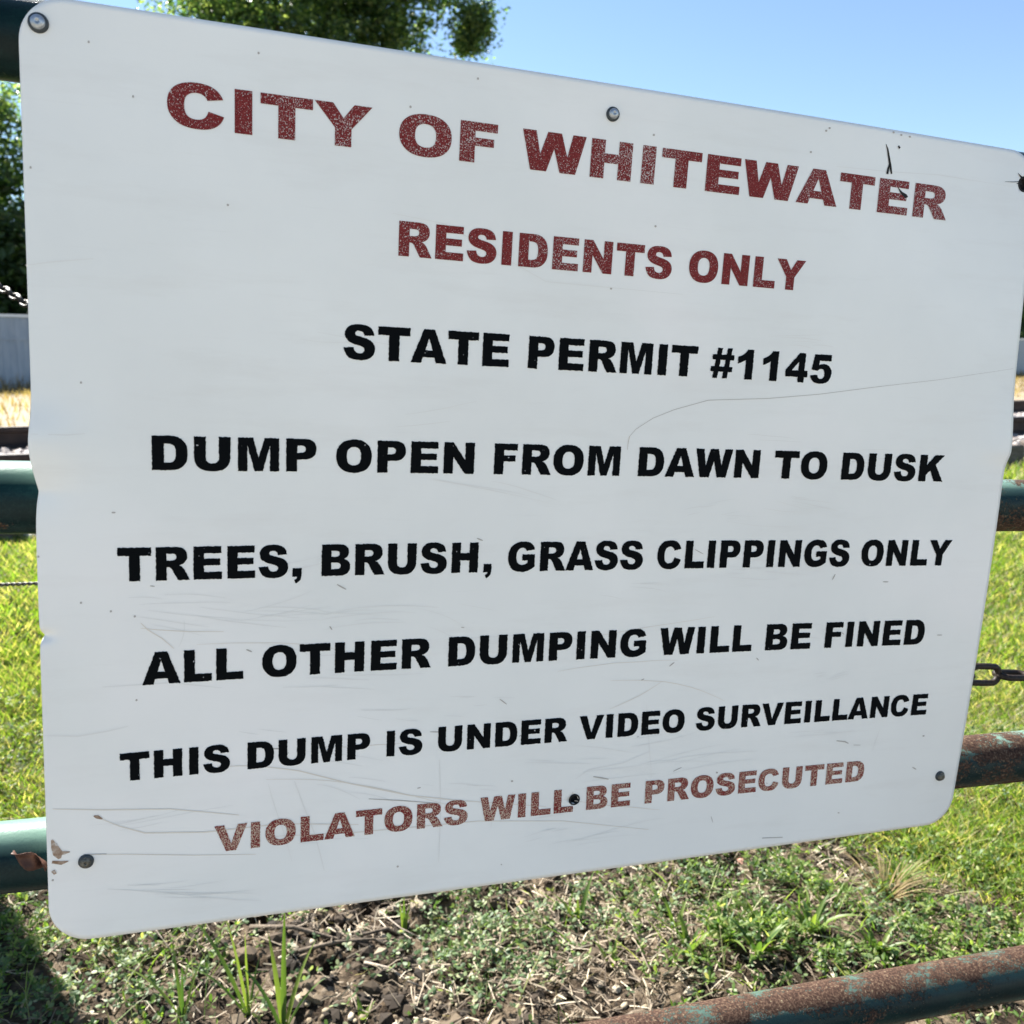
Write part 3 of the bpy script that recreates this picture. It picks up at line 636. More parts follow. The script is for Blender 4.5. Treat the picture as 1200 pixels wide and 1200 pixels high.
# ---- lettering: heavy wide grotesque capitals drawn as outlines
GLY = {
'H': (833, 'M83 0V716H304V469H529V716H750V0H529V293H304V0Z'), 'I': (389, 'M83 0V716H305V0Z'),
'T': (722, 'M21 716H701V539H472V0H250V539H21Z'), 'L': (667, 'M73 0V716H295V176H647V0Z'),
'E': (722, 'M73 0V716H666V563H295V449H639V303H295V162H677V0Z'), 'F': (667, 'M74 0V716H621V562H296V444H574V300H296V0Z'),
'N': (833, 'M74 0V716H281L551 320V716H760V0H551L282 393V0Z'), 'M': (944, 'M72 0V716H363L475 280L587 716H876V0H696V546L556 0H393L254 546V0Z'),
'A': (778, 'M-2 0L267 716H509L778 0H546L511 118H260L224 0ZM309 273H463L386 530Z'), 'V': (778, 'M0 716H232L393 200L553 716H778L512 0H271Z'),
'W': (1000, 'M5 716H214L288 300L392 716H606L711 300L785 716H995L852 0H606L500 420L394 0H148Z'), 'Y': (778, 'M0 716H246L390 474L535 716H779L501 301V0H278V301Z'),
'K': (833, 'M75 0V716H296V445L528 716H822L565 450L833 0H561L414 299L296 176V0Z'),
'O': (833, 'M43 358C43 475 75 565 141 630C206 696 297 728 413 728C533 728 625 696 690 632C755 568 787 478 787 363C787 279 773 210 745 157C717 103 676 62 623 32C570 3 503 -12 424 -12C344 -12 277 1 224 26C171 52 128 93 95 148C62 204 43 274 43 358ZM264 357C264 285 278 233 304 201C331 170 368 154 414 154C461 154 498 169 524 200C550 231 563 287 563 367C563 434 549 483 522 514C495 545 458 561 412 561C367 561 331 545 304 514C277 482 264 430 264 357Z'),
'C': (778, 'M533 291L728 232C715 178 694 132 666 96C638 60 603 33 562 14C520 -4 467 -14 402 -14C324 -14 260 -2 210 21C160 44 117 84 81 141C45 198 27 271 27 360C27 479 58 570 121 634C184 698 273 730 388 730C479 730 550 711 601 675C653 638 692 582 717 507L521 463C514 485 507 501 499 511C486 529 470 543 451 553C432 562 411 567 388 567C335 567 295 546 267 504C246 472 235 423 235 356C235 273 248 216 273 185C298 154 334 139 380 139C425 139 459 151 482 177C505 202 522 238 533 291Z'),
'G': (833, 'M421 266V415H762V110C697 65 639 35 589 14C540 -3 481 -12 413 -12C330 -12 262 2 209 31C156 59 115 102 86 158C57 215 43 280 43 353C43 430 59 497 91 554C123 611 169 654 231 684C279 707 343 728 424 728C504 728 561 721 599 707C637 694 669 672 694 643C719 613 738 576 750 531L537 493C529 519 515 538 495 552C475 566 449 573 418 573C371 573 334 557 306 524C278 492 264 441 264 370C264 295 278 242 307 210C335 178 374 162 425 162C449 162 472 165 494 172C516 179 541 191 569 208V266Z'),
'S': (722, 'M28 237L236 250C241 216 250 190 264 172C287 143 320 128 362 128C394 128 418 135 435 150C452 165 461 183 461 202C461 221 453 238 436 253C420 267 382 281 323 294C226 316 156 345 115 382C73 418 53 465 53 522C53 559 64 594 85 627C107 660 139 686 183 705C226 724 285 728 361 728C454 728 525 711 573 676C622 641 651 586 660 510L454 498C448 531 436 555 418 570C400 585 375 592 343 592C317 592 297 587 284 576C270 564 264 551 264 536C264 524 269 514 280 505C290 496 315 487 354 479C452 458 522 437 564 415C606 394 637 367 656 335C675 303 685 268 685 229C685 183 672 141 647 102C622 64 586 35 541 15C496 -5 438 -15 369 -15C248 -15 164 8 117 55C70 102 44 162 28 237Z'),
'D': (778, 'M73 0V716H402C467 716 519 707 559 690C599 672 632 647 658 614C684 581 703 543 715 499C727 456 733 410 733 361C733 285 724 225 707 183C689 141 665 105 634 77C603 48 570 29 534 20C486 6 442 0 402 0ZM294 554V162H349C395 162 428 167 448 178C468 188 483 206 494 231C505 257 511 299 511 357C511 433 498 485 473 513C448 541 407 554 350 554Z'),
'P': (722, 'M73 0V716H441C521 716 581 697 621 659C661 621 681 567 681 496C681 424 659 367 615 327C572 286 505 266 416 266H295V0ZM295 411H349C392 411 422 418 439 433C457 448 465 467 465 490C465 512 458 531 443 547C428 562 400 570 359 570H295Z'),
'R': (778, 'M73 0V716H442C510 716 563 710 599 698C635 687 664 665 686 633C708 602 719 563 719 518C719 478 711 444 694 416C677 387 654 364 625 346C606 335 581 325 548 318C574 309 592 301 604 292C612 286 623 274 639 255C654 237 664 222 669 212L776 0H526L408 218C393 246 380 265 368 273C352 284 334 290 314 290H295V0ZM295 426H388C398 426 418 429 447 436C462 438 474 446 483 458C493 470 497 484 497 500C497 523 490 541 475 553C460 566 433 572 392 572H295Z'),
'B': (778, 'M73 716H487C556 716 609 699 646 665C683 631 701 588 701 538C701 495 688 459 661 429C644 409 618 393 584 381C636 369 674 347 699 317C723 286 736 248 736 202C736 165 727 131 710 101C692 71 668 47 638 30C619 19 591 11 553 6C503 0 469 0 453 0H73ZM295 435H391C426 435 450 441 463 453C477 465 484 482 484 504C484 525 477 541 463 553C450 564 426 570 393 570H295ZM295 154H408C446 154 473 161 488 174C504 188 512 206 512 229C512 251 504 268 489 281C474 294 447 301 408 301H295Z'),
'U': (833, 'M539 716H760V289C760 247 753 207 740 169C727 131 706 98 678 70C650 42 620 22 589 11C546 -5 494 -12 433 -12C398 -12 360 -10 318 -5C277 0 243 10 215 24C187 38 161 59 138 85C115 111 99 138 91 166C77 211 70 251 70 286V716H292V279C292 240 303 210 324 188C346 166 376 155 415 155C453 155 484 166 505 188C527 209 539 240 539 279Z'),
',': (333, 'M63 0V196H271V56C271 3 262 -38 243 -67C225 -97 192 -124 145 -150L101 -73C131 -60 149 -47 157 -37C165 -27 170 -15 171 0Z'),
'1': (667, 'M468 719V0H269V471C237 447 206 427 176 413C146 398 108 384 63 371V532C130 554 182 580 219 611C256 641 285 677 306 719Z'),
'4': (667, 'M371 130H21V295L371 712H539V285H626V130H539V0H371ZM371 285V498L190 285Z'),
'5': (667, 'M126 706H592V552H275L258 445C280 456 302 464 323 469C344 474 365 476 386 476C457 476 514 455 558 412C602 369 624 315 624 250C624 204 613 160 590 118C568 76 535 44 494 22C452 0 399 -12 334 -12C288 -12 248 -8 215 1C181 10 153 23 130 41C106 58 87 78 73 101C58 123 46 151 36 185L235 207C240 175 251 150 269 133C287 116 308 108 333 108C361 108 383 118 401 139C419 160 428 191 428 232C428 274 419 305 401 325C383 344 359 354 329 354C309 354 291 349 273 340C259 333 245 321 229 303L61 327Z'),
'#': (667, 'M91 0H216L238 158H370L348 0H473L495 158H598V280H512L528 438H622V560H545L567 716H442L420 560H289L311 716H186L164 560H60V438H147L131 280H37V158H113ZM256 280L272 438H403L387 280Z'),
' ': (333, '')}
def parse(path):
    import re
    tk = re.findall(r'[MLHVCZ]|-?\d+\.?\d*', path); i = 0; loops = []; cur = None; x = y = 0; cmd = None
    while i < len(tk):
        if tk[i].isalpha():
            cmd = tk[i]; i += 1
            if cmd == 'Z': loops.append(cur); cur = None; continue
        if cmd == 'M': x, y = float(tk[i]), float(tk[i+1]); i += 2; cur = [(x, y)]; cmd = 'L'
        elif cmd == 'L': x, y = float(tk[i]), float(tk[i+1]); i += 2; cur.append((x, y))
        elif cmd == 'H': x = float(tk[i]); i += 1; cur.append((x, y))
        elif cmd == 'V': y = float(tk[i]); i += 1; cur.append((x, y))
        elif cmd == 'C':
            a = [float(v) for v in tk[i:i+6]]; i += 6
            for k in range(1, 6):
                t = k/5; u = 1-t
                cur.append((u**3*x+3*u*u*t*a[0]+3*u*t*t*a[2]+t**3*a[4], u**3*y+3*u*u*t*a[1]+3*u*t*t*a[3]+t**3*a[5]))
            x, y = a[4], a[5]
    return loops
GP = {k: (v[0], parse(v[1]) if v[1] else []) for k, v in GLY.items()}
def word_outline(word, x0, x1, y0, y1, jit, r_):
    """returns list of glyphs, each a list of loops in sign coordinates"""
    pen = 0; gl = []
    for ch in word:
        adv, lp = GP[ch]; gl.append([[(px+pen, py) for px, py in l] for l in lp]); pen += adv
    xs = [p[0] for g in gl for l in g for p in l]; lo, hi = min(xs), max(xs)
    out = []
    for g in gl:
        ng = []
        for l in g:
            nl = []; n = len(l)
            for k in range(n):
                a = l[k]; b = l[(k+1) % n]; d = math.hypot(b[0]-a[0], b[1]-a[1])
                if d < 1e-6: continue
                m = max(1, int(d/26)) if jit else 1
                for s_ in range(m):
                    f = s_/m; px = a[0]+(b[0]-a[0])*f; py = a[1]+(b[1]-a[1])*f
                    if jit and (s_ or r_.random() < .5): px += r_.uniform(-jit, jit); py += r_.uniform(-jit, jit)
                    nl.append((x0+(px-lo)/(hi-lo)*(x1-x0), y1-(py/716)*(y1-y0)))
            ng.append(nl)
        out.append(ng)
    return out
LINES = [(-0.2828, -0.24, [('CITY', -0.0816, 0.125), ('OF', 0.1547, 0.2659), ('WHITEWATER', 0.2953, 0.8963)]), (-0.1696, -0.132, [('RESIDENTS', 0.158, 0.4965), ('ONLY', 0.5199, 0.6858)]), (-0.0534, -0.0152, [('STATE', 0.0994, 0.2939), ('PERMIT', 0.3179, 0.543), ('#1145', 0.5628, 0.7417)]), (0.076, 0.1133, [('DUMP', -0.1012, 0.0715), ('OPEN', 0.0936, 0.2572), ('FROM', 0.2821, 0.4475), ('DAWN', 0.4729, 0.6475), ('TO', 0.6694, 0.751), ('DUSK', 0.774, 0.9393)]), (0.1977, 0.2351, [('TREES,', -0.1371, 0.0567), ('BRUSH,', 0.0792, 0.285), ('GRASS', 0.3059, 0.4892), ('CLIPPINGS', 0.5095, 0.802), ('ONLY', 0.8211, 0.969)]), (0.316, 0.3533, [('ALL', -0.1147, -0.0075), ('OTHER', 0.0134, 0.213), ('DUMPING', 0.2345, 0.5025), ('WILL', 0.5224, 0.6615), ('BE', 0.6829, 0.7545), ('FINED', 0.7776, 0.9431)]), (0.4309, 0.4634, [('THIS', -0.1389, -0.022), ('DUMP', -0.0027, 0.1402), ('IS', 0.1604, 0.205), ('UNDER', 0.2249, 0.3976), ('VIDEO', 0.4139, 0.5679), ('SURVEILLANCE', 0.5852, 0.9657)]), (0.5291, 0.5611, [('VIOLATORS', -0.0395, 0.266), ('WILL', 0.2824, 0.4101), ('BE', 0.4289, 0.4929), ('PROSECUTED', 0.5148, 0.8693)])]
INFO = [('faded red heading line reading CITY OF WHITEWATER', mat_red('worn_red_heading', .762)), ('dark red line reading RESIDENTS ONLY', mat_red('worn_red_second', .795)),
        ('black line reading STATE PERMIT #1145', M_BLACK), ('black line reading DUMP OPEN FROM DAWN TO DUSK', M_BLACK), ('black line reading TREES, BRUSH, GRASS CLIPPINGS ONLY', M_BLACK),
        ('black line reading ALL OTHER DUMPING WILL BE FINED', M_BLACK), ('black line reading THIS DUMP IS UNDER VIDEO SURVEILLANCE', M_BLACK), ('badly worn red line reading VIOLATORS WILL BE PROSECUTED', mat_red('worn_red_last', .70-.005))]
for li, (yt, yb, words) in enumerate(LINES):
    V = []; F = []; r_ = random.Random(li+1); jit = 0 if li < 2 else (7 if li < 7 else 5)
    for wd, xa, xb in words:
        for g in word_outline(wd, xa, xb, yt, yb, jit, r_):
            if not g: continue
            pts = [p for l in g for p in l]; ed = []; k0 = 0
            for l in g: ed += [(k0+i, k0+(i+1) % len(l)) for i in range(len(l))]; k0 += len(l)
            cv, _, cf, *_r = delaunay_2d_cdt([Vector((p[0]*1000, p[1]*1000)) for p in pts], ed, [], 0, 1e-5)
            b = len(V); V += [(p.x/1000, p.y/1000) for p in cv]
            ea = np.array([(*pts[i], *pts[j]) for i, j in ed])
            for t in cf:                                            # keep the triangles inside the outline, not in the counters
                cx = sum(cv[k].x for k in t)/3000; cy = sum(cv[k].y for k in t)/3000
                m = (ea[:, 1] > cy) != (ea[:, 3] > cy); e = ea[m]
                if np.count_nonzero(e[:, 0]+(cy-e[:, 1])/(e[:, 3]-e[:, 1])*(e[:, 2]-e[:, 0]) > cx) % 2:
                    p0, p1, p2 = (cv[k] for k in t)
                    cr = (p1.x-p0.x)*(p2.y-p0.y)-(p1.y-p0.y)*(p2.x-p0.x)
                    F.append(tuple(b+k for k in (t if cr < 0 else t[::-1])))
    A = np.array(V); co = loc(A[:, 0], A[:, 1], .00035)
    o = link('text_line', mesh('text_line', co, F), sign, INFO[li][1]); tag(o, INFO[li][0])

# ---- bolts
def lathe(prof, seg=28):
    V = []; F = []
    for r_, z in prof:
        for k in range(seg): V.append((r_*math.cos(6.28318*k/seg), r_*math.sin(6.28318*k/seg), z))
    for i in range(len(prof)-1):
        for k in range(seg): F.append((i*seg+k, i*seg+(k+1) % seg, (i+1)*seg+(k+1) % seg, (i+1)*seg+k))
    F.append(tuple(range((len(prof)-1)*seg, len(prof)*seg)))
    return mesh('lathe', V, F, True)
for bx, by, sc_, lb, m1 in ((-.1964, -.3183, 1.12, 'grey bolt in the upper left corner', M_ZINC), (.4032, -.3115, .98, 'grey bolt in the middle of the top edge', M_ZINC),
                            (-.1752, .5534, .98, 'dark bolt in the lower left corner', M_WASH), (1.0091, .5660, .95, 'dark bolt in the lower right corner', M_WASH)):
    c = loc(bx, by)
    w_ = link('bolt', lathe([(.0050*sc_, -.003), (.0050*sc_, .0010), (.0046*sc_, .0016), (.0030*sc_, .0019)]), sign, M_WASH); w_.location = c; tag(w_, lb)
    hd = link('bolt_head', lathe([(.0036*sc_, .0), (.0036*sc_, .0026), (.0031*sc_, .0034), (.0018*sc_, .0039), (.0009*sc_, .0040), (.0007*sc_, .0034)]), w_, M_ZINC if m1 is M_ZINC else M_OLDZ)

for hx, hy, hr in ((.4118, .5449, .0045), (1.0240, -.3008, .0061)):  # black cup added in each hole, standing in for the shade inside
    c = loc(hx, hy)
    gm = link('hole_dark_cup', lathe([(hr*1.06, .0001), (hr*1.0, .0007), (hr*.80, .0004), (hr*.76, -.004), (hr*.5, -.0052), (.0002, -.0054)]), sign, M_CRACK); gm.location = c
    tag(gm, 'black cup added inside the empty bolt hole to keep it dark')

# ---- scratches, scuffs, cracks: thin marks on the enamel
def ribbons(name, polys, mat, label, out=.0002):
    V = []; F = []
    for pts, wdt in polys:
        n = len(pts); b = len(V)
        for i, (x, y) in enumerate(pts):
            dx = pts[min(i+1, n-1)][0]-pts[max(i-1, 0)][0]; dy = pts[min(i+1, n-1)][1]-pts[max(i-1, 0)][1]; l = math.hypot(dx, dy) or 1
            wv = (wdt[i] if isinstance(wdt, (list, tuple)) else wdt*(.35+.65*math.sin(math.pi*(i+.35)/(n-.3))))/2
            V += [(x-dy/l*wv, y+dx/l*wv), (x+dy/l*wv, y-dx/l*wv)]
        for i in range(n-1): F.append((b+2*i, b+2*i+1, b+2*i+3, b+2*i+2))
    A = np.array(V); o = link(name, mesh(name, loc(A[:, 0], A[:, 1], out), F), sign, mat); return tag(o, label)
r_ = random.Random(77)
def wob(x, y, ang, L, n, bend):
    pts = []; a = ang
    for i in range(n): pts.append((x, y)); x += math.cos(a)*L/n; y += math.sin(a)*L/n; a += bend/n+r_.gauss(0, .03)
    return pts
fine = []; dark = []; brown = []
for k in range(44):
    x = r_.uniform(EX0+.03, EX1-.22); y = r_.uniform(.12, .62) if r_.random() < .9 else r_.uniform(-.08, .1)
    an = r_.gauss(.02, .14); L = r_.uniform(.03, .18); bd = r_.gauss(0, .2)
    for j in range(r_.randint(1, 6)):
        fine.append((wob(x+r_.uniform(-.03, .05), y+r_.gauss(0, .007), an+r_.gauss(0, .035), L*r_.uniform(.3, 1.), 9, bd), r_.uniform(.0004, .0010)))
for k in range(5): fine.append((wob(r_.uniform(EX0+.1, EX1-.1), r_.uniform(.2, .55), math.pi/2+r_.gauss(0, .25), r_.uniform(.02, .13), 8, r_.gauss(0, .3)), .0009))
for k in range(30): dark.append((wob(r_.uniform(EX0+.02, EX1-.06), r_.uniform(.15, .63), r_.gauss(0, .5), r_.uniform(.003, .02), 4, 0), r_.uniform(.0009, .0018)))
for k in range(9): brown.append((wob(r_.uniform(EX0+.03, .5), r_.uniform(.28, .6), r_.gauss(.03, .12), r_.uniform(.04, .3), 10, r_.gauss(0, .3)), r_.uniform(.0008, .0016)))
fine += [([(0.0508, 0.4832), (0.062, 0.5165), (0.0743, 0.5501), (0.0817, 0.578), (0.087, 0.6004)], 0.0013), ([(0.2274, 0.4733), (0.2297, 0.5182), (0.2305, 0.5519), (0.2295, 0.6078)], 0.0011), ([(-0.2127, 0.4027), (-0.1813, 0.4067), (-0.1515, 0.4037), (-0.1299, 0.3997)], 0.0015), ([(0.4118, 0.5167), (0.4307, 0.5055), (0.4797, 0.5004), (0.5192, 0.487)], 0.0013), ([(-0.2149, -0.0903), (-0.1919, -0.0956), (-0.1529, -0.1023)], 0.0012), ([(-0.214, 0.0768), (-0.1906, 0.0771), (-0.1811, 0.0773), (-0.165, 0.0756)], 0.0013), ([(0.7158, -0.2893), (0.7949, -0.2919), (0.8772, -0.2969), (1.0049, -0.2955)], 0.0008), ([(-0.1548, 0.3524), (-0.0853, 0.3526), (-0.0309, 0.3626)], 0.001), ([(0.1502, -0.1766), (0.2085, -0.1713), (0.3348, -0.1173), (0.5147, -0.1156)], 0.0008)]
brown += [([(-0.1151, 0.2879), (-0.0978, 0.2908), (-0.0669, 0.2943), (-0.0289, 0.2963)], 0.0016), ([(-0.115, 0.2821), (-0.1082, 0.2902), (-0.0935, 0.3008), (-0.0813, 0.3133)], 0.0018), ([(-0.0358, 0.4565), (0.0068, 0.4597), (0.0556, 0.471), (0.1164, 0.4933), (0.1905, 0.5163), (0.2566, 0.53), (0.3724, 0.5502)], 0.0024), ([(-0.2068, 0.4879), (-0.1576, 0.4949), (-0.0867, 0.5024), (-0.0122, 0.5185)], 0.0024), ([(-0.1578, 0.506), (-0.1405, 0.5163), (-0.1141, 0.5278), (-0.05, 0.5349), (0.0363, 0.5349), (0.1276, 0.5467)], 0.0026), ([(-0.1776, 0.5455), (-0.1322, 0.5511), (-0.0595, 0.5619), (0.0071, 0.5695)], 0.0016), ([(0.4561, 0.0798), (0.4564, 0.0701), (0.4582, 0.0625)], 0.0016), ([(0.0266, 0.5497), (0.1277, 0.5565), (0.2799, 0.5597), (0.3973, 0.5727), (0.5231, 0.5988)], 0.0018)]
dark += [([(0.4561, 0.0798), (0.4571, 0.0636), (0.4656, 0.0537), (0.4879, 0.039), (0.5166, 0.0272), (0.5637, 0.0134), (0.6504, 0.0078), (0.7268, -0.0009), (0.8184, -0.015), (0.9135, -0.0285), (1.0361, -0.0497)], 0.00065), ([(0.1396, 0.5153), (0.1799, 0.5218), (0.2234, 0.5298)], 0.0013), ([(0.4373, 0.5156), (0.4497, 0.5185), (0.4597, 0.5212)], 0.002), ([(0.8153, 0.4947), (0.8301, 0.4971), (0.8363, 0.5002)], 0.002), ([(0.8455, 0.5035), (0.8574, 0.5044)], 0.001), ([(0.7047, 0.6324), (0.7391, 0.6352)], 0.0015), ([(-0.1776, 0.545), (-0.1542, 0.5476)], 0.001), ([(-0.2083, -0.1845), (-0.2074, -0.1843), (-0.2065, -0.1845)], 0.0026), ([(-0.1534, -0.3078), (-0.1525, -0.3077), (-0.1516, -0.3079)], 0.0026), ([(-0.1142, -0.2627), (-0.1133, -0.2626), (-0.1123, -0.2628)], 0.0026), ([(-0.0244, -0.1679), (-0.0234, -0.1678), (-0.0223, -0.168)], 0.0026), ([(0.4686, -0.1928), (0.47, -0.1927), (0.4713, -0.1929)], 0.0026), ([(0.4168, -0.1156), (0.4182, -0.1154), (0.4195, -0.1156)], 0.0026), ([(0.6933, -0.3297), (0.6949, -0.3296), (0.6964, -0.3299)], 0.0026), ([(0.698, -0.3334), (0.6995, -0.3333), (0.701, -0.3336)], 0.0026), ([(0.8085, -0.3391), (0.8101, -0.339), (0.8117, -0.3393)], 0.0026), ([(0.8223, -0.3387), (0.8239, -0.3386), (0.8255, -0.3389)], 0.0026), ([(0.796, -0.3407), (0.7976, -0.3406), (0.7992, -0.3409)], 0.0026), ([(0.2387, -0.3276), (0.2399, -0.3275), (0.241, -0.3278)], 0.0026), ([(0.0061, -0.3204), (0.0071, -0.3203), (0.0081, -0.3206)], 0.0026), ([(-0.1687, 0.0229), (-0.1678, 0.0231), (-0.1668, 0.023)], 0.0026), ([(-0.2134, 0.2052), (-0.2125, 0.2055), (-0.2115, 0.2054)], 0.0026), ([(-0.1745, 0.2565), (-0.1735, 0.2568), (-0.1725, 0.2568)], 0.0026), ([(-0.1456, 0.2672), (-0.1446, 0.2676), (-0.1436, 0.2675)], 0.0026), ([(-0.122, 0.2741), (-0.1209, 0.2744), (-0.1199, 0.2744)], 0.0026), ([(0.6742, -0.3019), (0.6757, -0.3018), (0.6772, -0.3021)], 0.0026), ([(0.4562, -0.2955), (0.4575, -0.2954), (0.4589, -0.2957)], 0.0026), ([(-0.1217, 0.3697), (-0.1207, 0.3701), (-0.1197, 0.37)], 0.0026), ([(-0.2056, 0.529), (-0.2046, 0.5295), (-0.2036, 0.5295)], 0.0026), ([(-0.21, 0.5708), (-0.209, 0.5713), (-0.208, 0.5713)], 0.0026), ([(0.622, 0.5263), (0.6236, 0.5268), (0.6252, 0.5269)], 0.0026), ([(0.3227, 0.5105), (0.3241, 0.511), (0.3255, 0.511)], 0.0026), ([(0.1759, 0.6065), (0.1772, 0.607), (0.1785, 0.6071)], 0.0026), ([(0.9656, 0.4974), (0.9675, 0.4979), (0.9694, 0.4979)], 0.0026), ([(0.1649, -0.2891), (0.1661, -0.289), (0.1672, -0.2892)], 0.0026)]
cracks = [([(0.7876, -0.3249), (0.7911, -0.319), (0.7946, -0.3089), (0.798, -0.2987), (0.8013, -0.2895)], [0.0006, 0.0022, 0.003, 0.0038, 0.0022]), ([(0.7961, -0.3027), (0.7951, -0.2951), (0.7946, -0.2887)], [0.0006, 0.003, 0.0034]), ([(0.8137, -0.2737), (0.82, -0.2679), (0.8273, -0.2643), (0.8308, -0.2636)], [0.0008, 0.003, 0.0052, 0.001]), ([(0.8073, -0.3252), (0.8097, -0.3223)], [0.002, 0.003]), ([(1.0201, -0.3085), (1.0151, -0.3114), (1.011, -0.3143)], [0.0035, 0.0016, 0.0005]), ([(1.0194, -0.3011), (1.0103, -0.3006)], [0.003, 0.0006]), ([(1.0191, -0.3041), (1.0041, -0.3018), (0.9892, -0.3005)], [0.0009, 0.0008, 0.0004])]
rust = [([(-0.2086, 0.5236), (-0.2063, 0.532), (-0.2032, 0.5404), (-0.2016, 0.5467)], [0.002, 0.007, 0.01, 0.003]), ([(-0.2032, 0.5404), (-0.1964, 0.5404), (-0.1912, 0.5401)], [0.004, 0.004, 0.001]), ([(-0.2093, 0.5497), (-0.2, 0.552), (-0.1932, 0.5509)], [0.003, 0.0045, 0.001]), ([(-0.1664, 0.5009), (-0.1629, 0.5023), (-0.1578, 0.5055)], [0.0015, 0.0042, 0.0015]), ([(-0.2087, 0.5599), (-0.2063, 0.5643)], [0.004, 0.003])]
ribbons('fine_scratches', fine, M_SCR, 'fine grey scratches across the enamel')['kind'] = 'stuff'
ribbons('dark_scratches', dark, M_SCRD, 'short dark nicks in the enamel', .00028)['kind'] = 'stuff'
brown = [(p_, w_*.62) for p_, w_ in brown]
ribbons('brown_scratches', brown, M_SCRB, 'long brownish scuff marks', .00026)['kind'] = 'stuff'
for k, c_ in enumerate(cracks): ribbons('crack', [c_], M_CRACK, None, .0004+.00002*k)
for k, c_ in enumerate(rust): ribbons('rust_patch', [c_], M_RUST, None, .0003+.00002*k)

# ---- dead leaf caught between the third rail and the sign edge
dl = empty('dead_leaf'); dl.matrix_world = gate_matrix(OX, 1.62, 1.045)
V = []; F = []; n = 9
c0 = gloc(-.262, .5375, 1.010)
for i in range(n):
    f = i/(n-1); w = .0125*math.sin(math.pi*min(1, f*.86+.12))**.7
    for k, s_ in enumerate((-1, -.5, 0, .5, 1)):
        V.append((f*.020+.008, -f*.012+s_*w*.36-.002*f, .004*abs(s_)+.005*math.sin(f*6+s_)+.002))
for i in range(n-1):
    for k in range(4): F.append((i*5+k, i*5+k+1, (i+1)*5+k+1, (i+1)*5+k))
me = mesh('dead_leaf_blade', V, F, True); bpy.data.objects.remove(dl)
dl = link('dead_leaf', me, None, M_DLEAF); dl.matrix_world = gate_matrix(OX, 1.62, 1.045) @ Matrix.Translation(c0)
tag(dl, 'curled brown dead leaf caught behind the lower left edge of the sign', 'leaf')
sd = dl.modifiers.new('thick', 'SOLIDIFY'); sd.thickness = .0006

# ------------------------------------------------------------------ chains
def link_mesh(L, W, wr, seg=8, n=28):
    V = []; F = []
    for i in range(n):
        t = 6.28318*i/n; st = (L-W)/2
        cx = math.cos(t)*(W/2-wr)+(st if math.cos(t) > 0 else -st)*min(1, abs(math.cos(t))*6); cy = math.sin(t)*(W/2-wr)
        nx, ny = math.cos(t), math.sin(t)
        for k in range(seg):
            a = 6.28318*k/seg; V.append((cx+nx*math.cos(a)*wr, cy+ny*math.cos(a)*wr, math.sin(a)*wr))
    for i in range(n):
        for k in range(seg): F.append((i*seg+k, ((i+1) % n)*seg+k, ((i+1) % n)*seg+(k+1) % seg, i*seg+(k+1) % seg))
    return mesh('chain_link', V, F, True)
def chain(label, path, L, W, wr, mat, start_roll=0., cat='chain'):
    root = empty('chain', path[0]); tag(root, label, cat)
    me = link_mesh(L, W, wr); me.materials.append(mat)
    P = [Vector(p) for p in path]; pitch = L-2*wr*1.02; d = 0; pts = []
    seg_l = [(P[i+1]-P[i]).length for i in range(len(P)-1)]; tot = sum(seg_l)
    def at(s):
        for i, l in enumerate(seg_l):
            if s <= l or i == len(seg_l)-1: return P[i]+(P[i+1]-P[i])*(s/l)
            s -= l
    k = 0; s = 0
    while s+pitch < tot:
        a = at(s); b = at(s+pitch); m = (a+b)/2; dr = (b-a).normalized()
        up = Vector((0, 0, 1)); sd_ = dr.cross(up).normalized(); up2 = sd_.cross(dr)
        roll = start_roll+(0 if k % 2 == 0 else math.pi/2)
        y_ = up2*math.cos(roll)+sd_*math.sin(roll); z_ = dr.cross(y_)
        mt = Matrix((( dr.x, y_.x, z_.x, m.x-P[0].x), (dr.y, y_.y, z_.y, m.y-P[0].y), (dr.z, y_.z, z_.z, m.z-P[0].z), (0, 0, 0, 1)))
        o = bpy.data.objects.new('chain_link', me); col.objects.link(o); o.parent = root; o.matrix_local = mt
        s += pitch; k += 1
    return root
def gw(x, y, z):      # world position of a gate-frame point
    v = FR @ (np.array([x, y, z])*S); return Vector((v[0], v[1], v[2]+CAM_H))
chain('dark rusty chain stretched level from behind the right edge of the sign', [gw(*p) for p in [(1.0030, 0.4078, 1.03), (1.0656, 0.4147, 1.03), (1.1685, 0.4216, 1.03), (1.5, 0.4416, 1.05), (2.2, 0.4516, 1.06), (2.84, 0.42, 1.06)]], .041, .0225, .0031, M_CHAIN, math.pi/2)
chain('bright worn chain sloping down behind the upper left edge of the sign', [(-1.3996, 1.72, 1.2013), (-0.8632, 1.5, 1.1301), (-0.7701, 1.42, 1.0915), (-0.5217, 1.2, 0.9948)], .026, .0165, .0024, M_CHAING, .5)

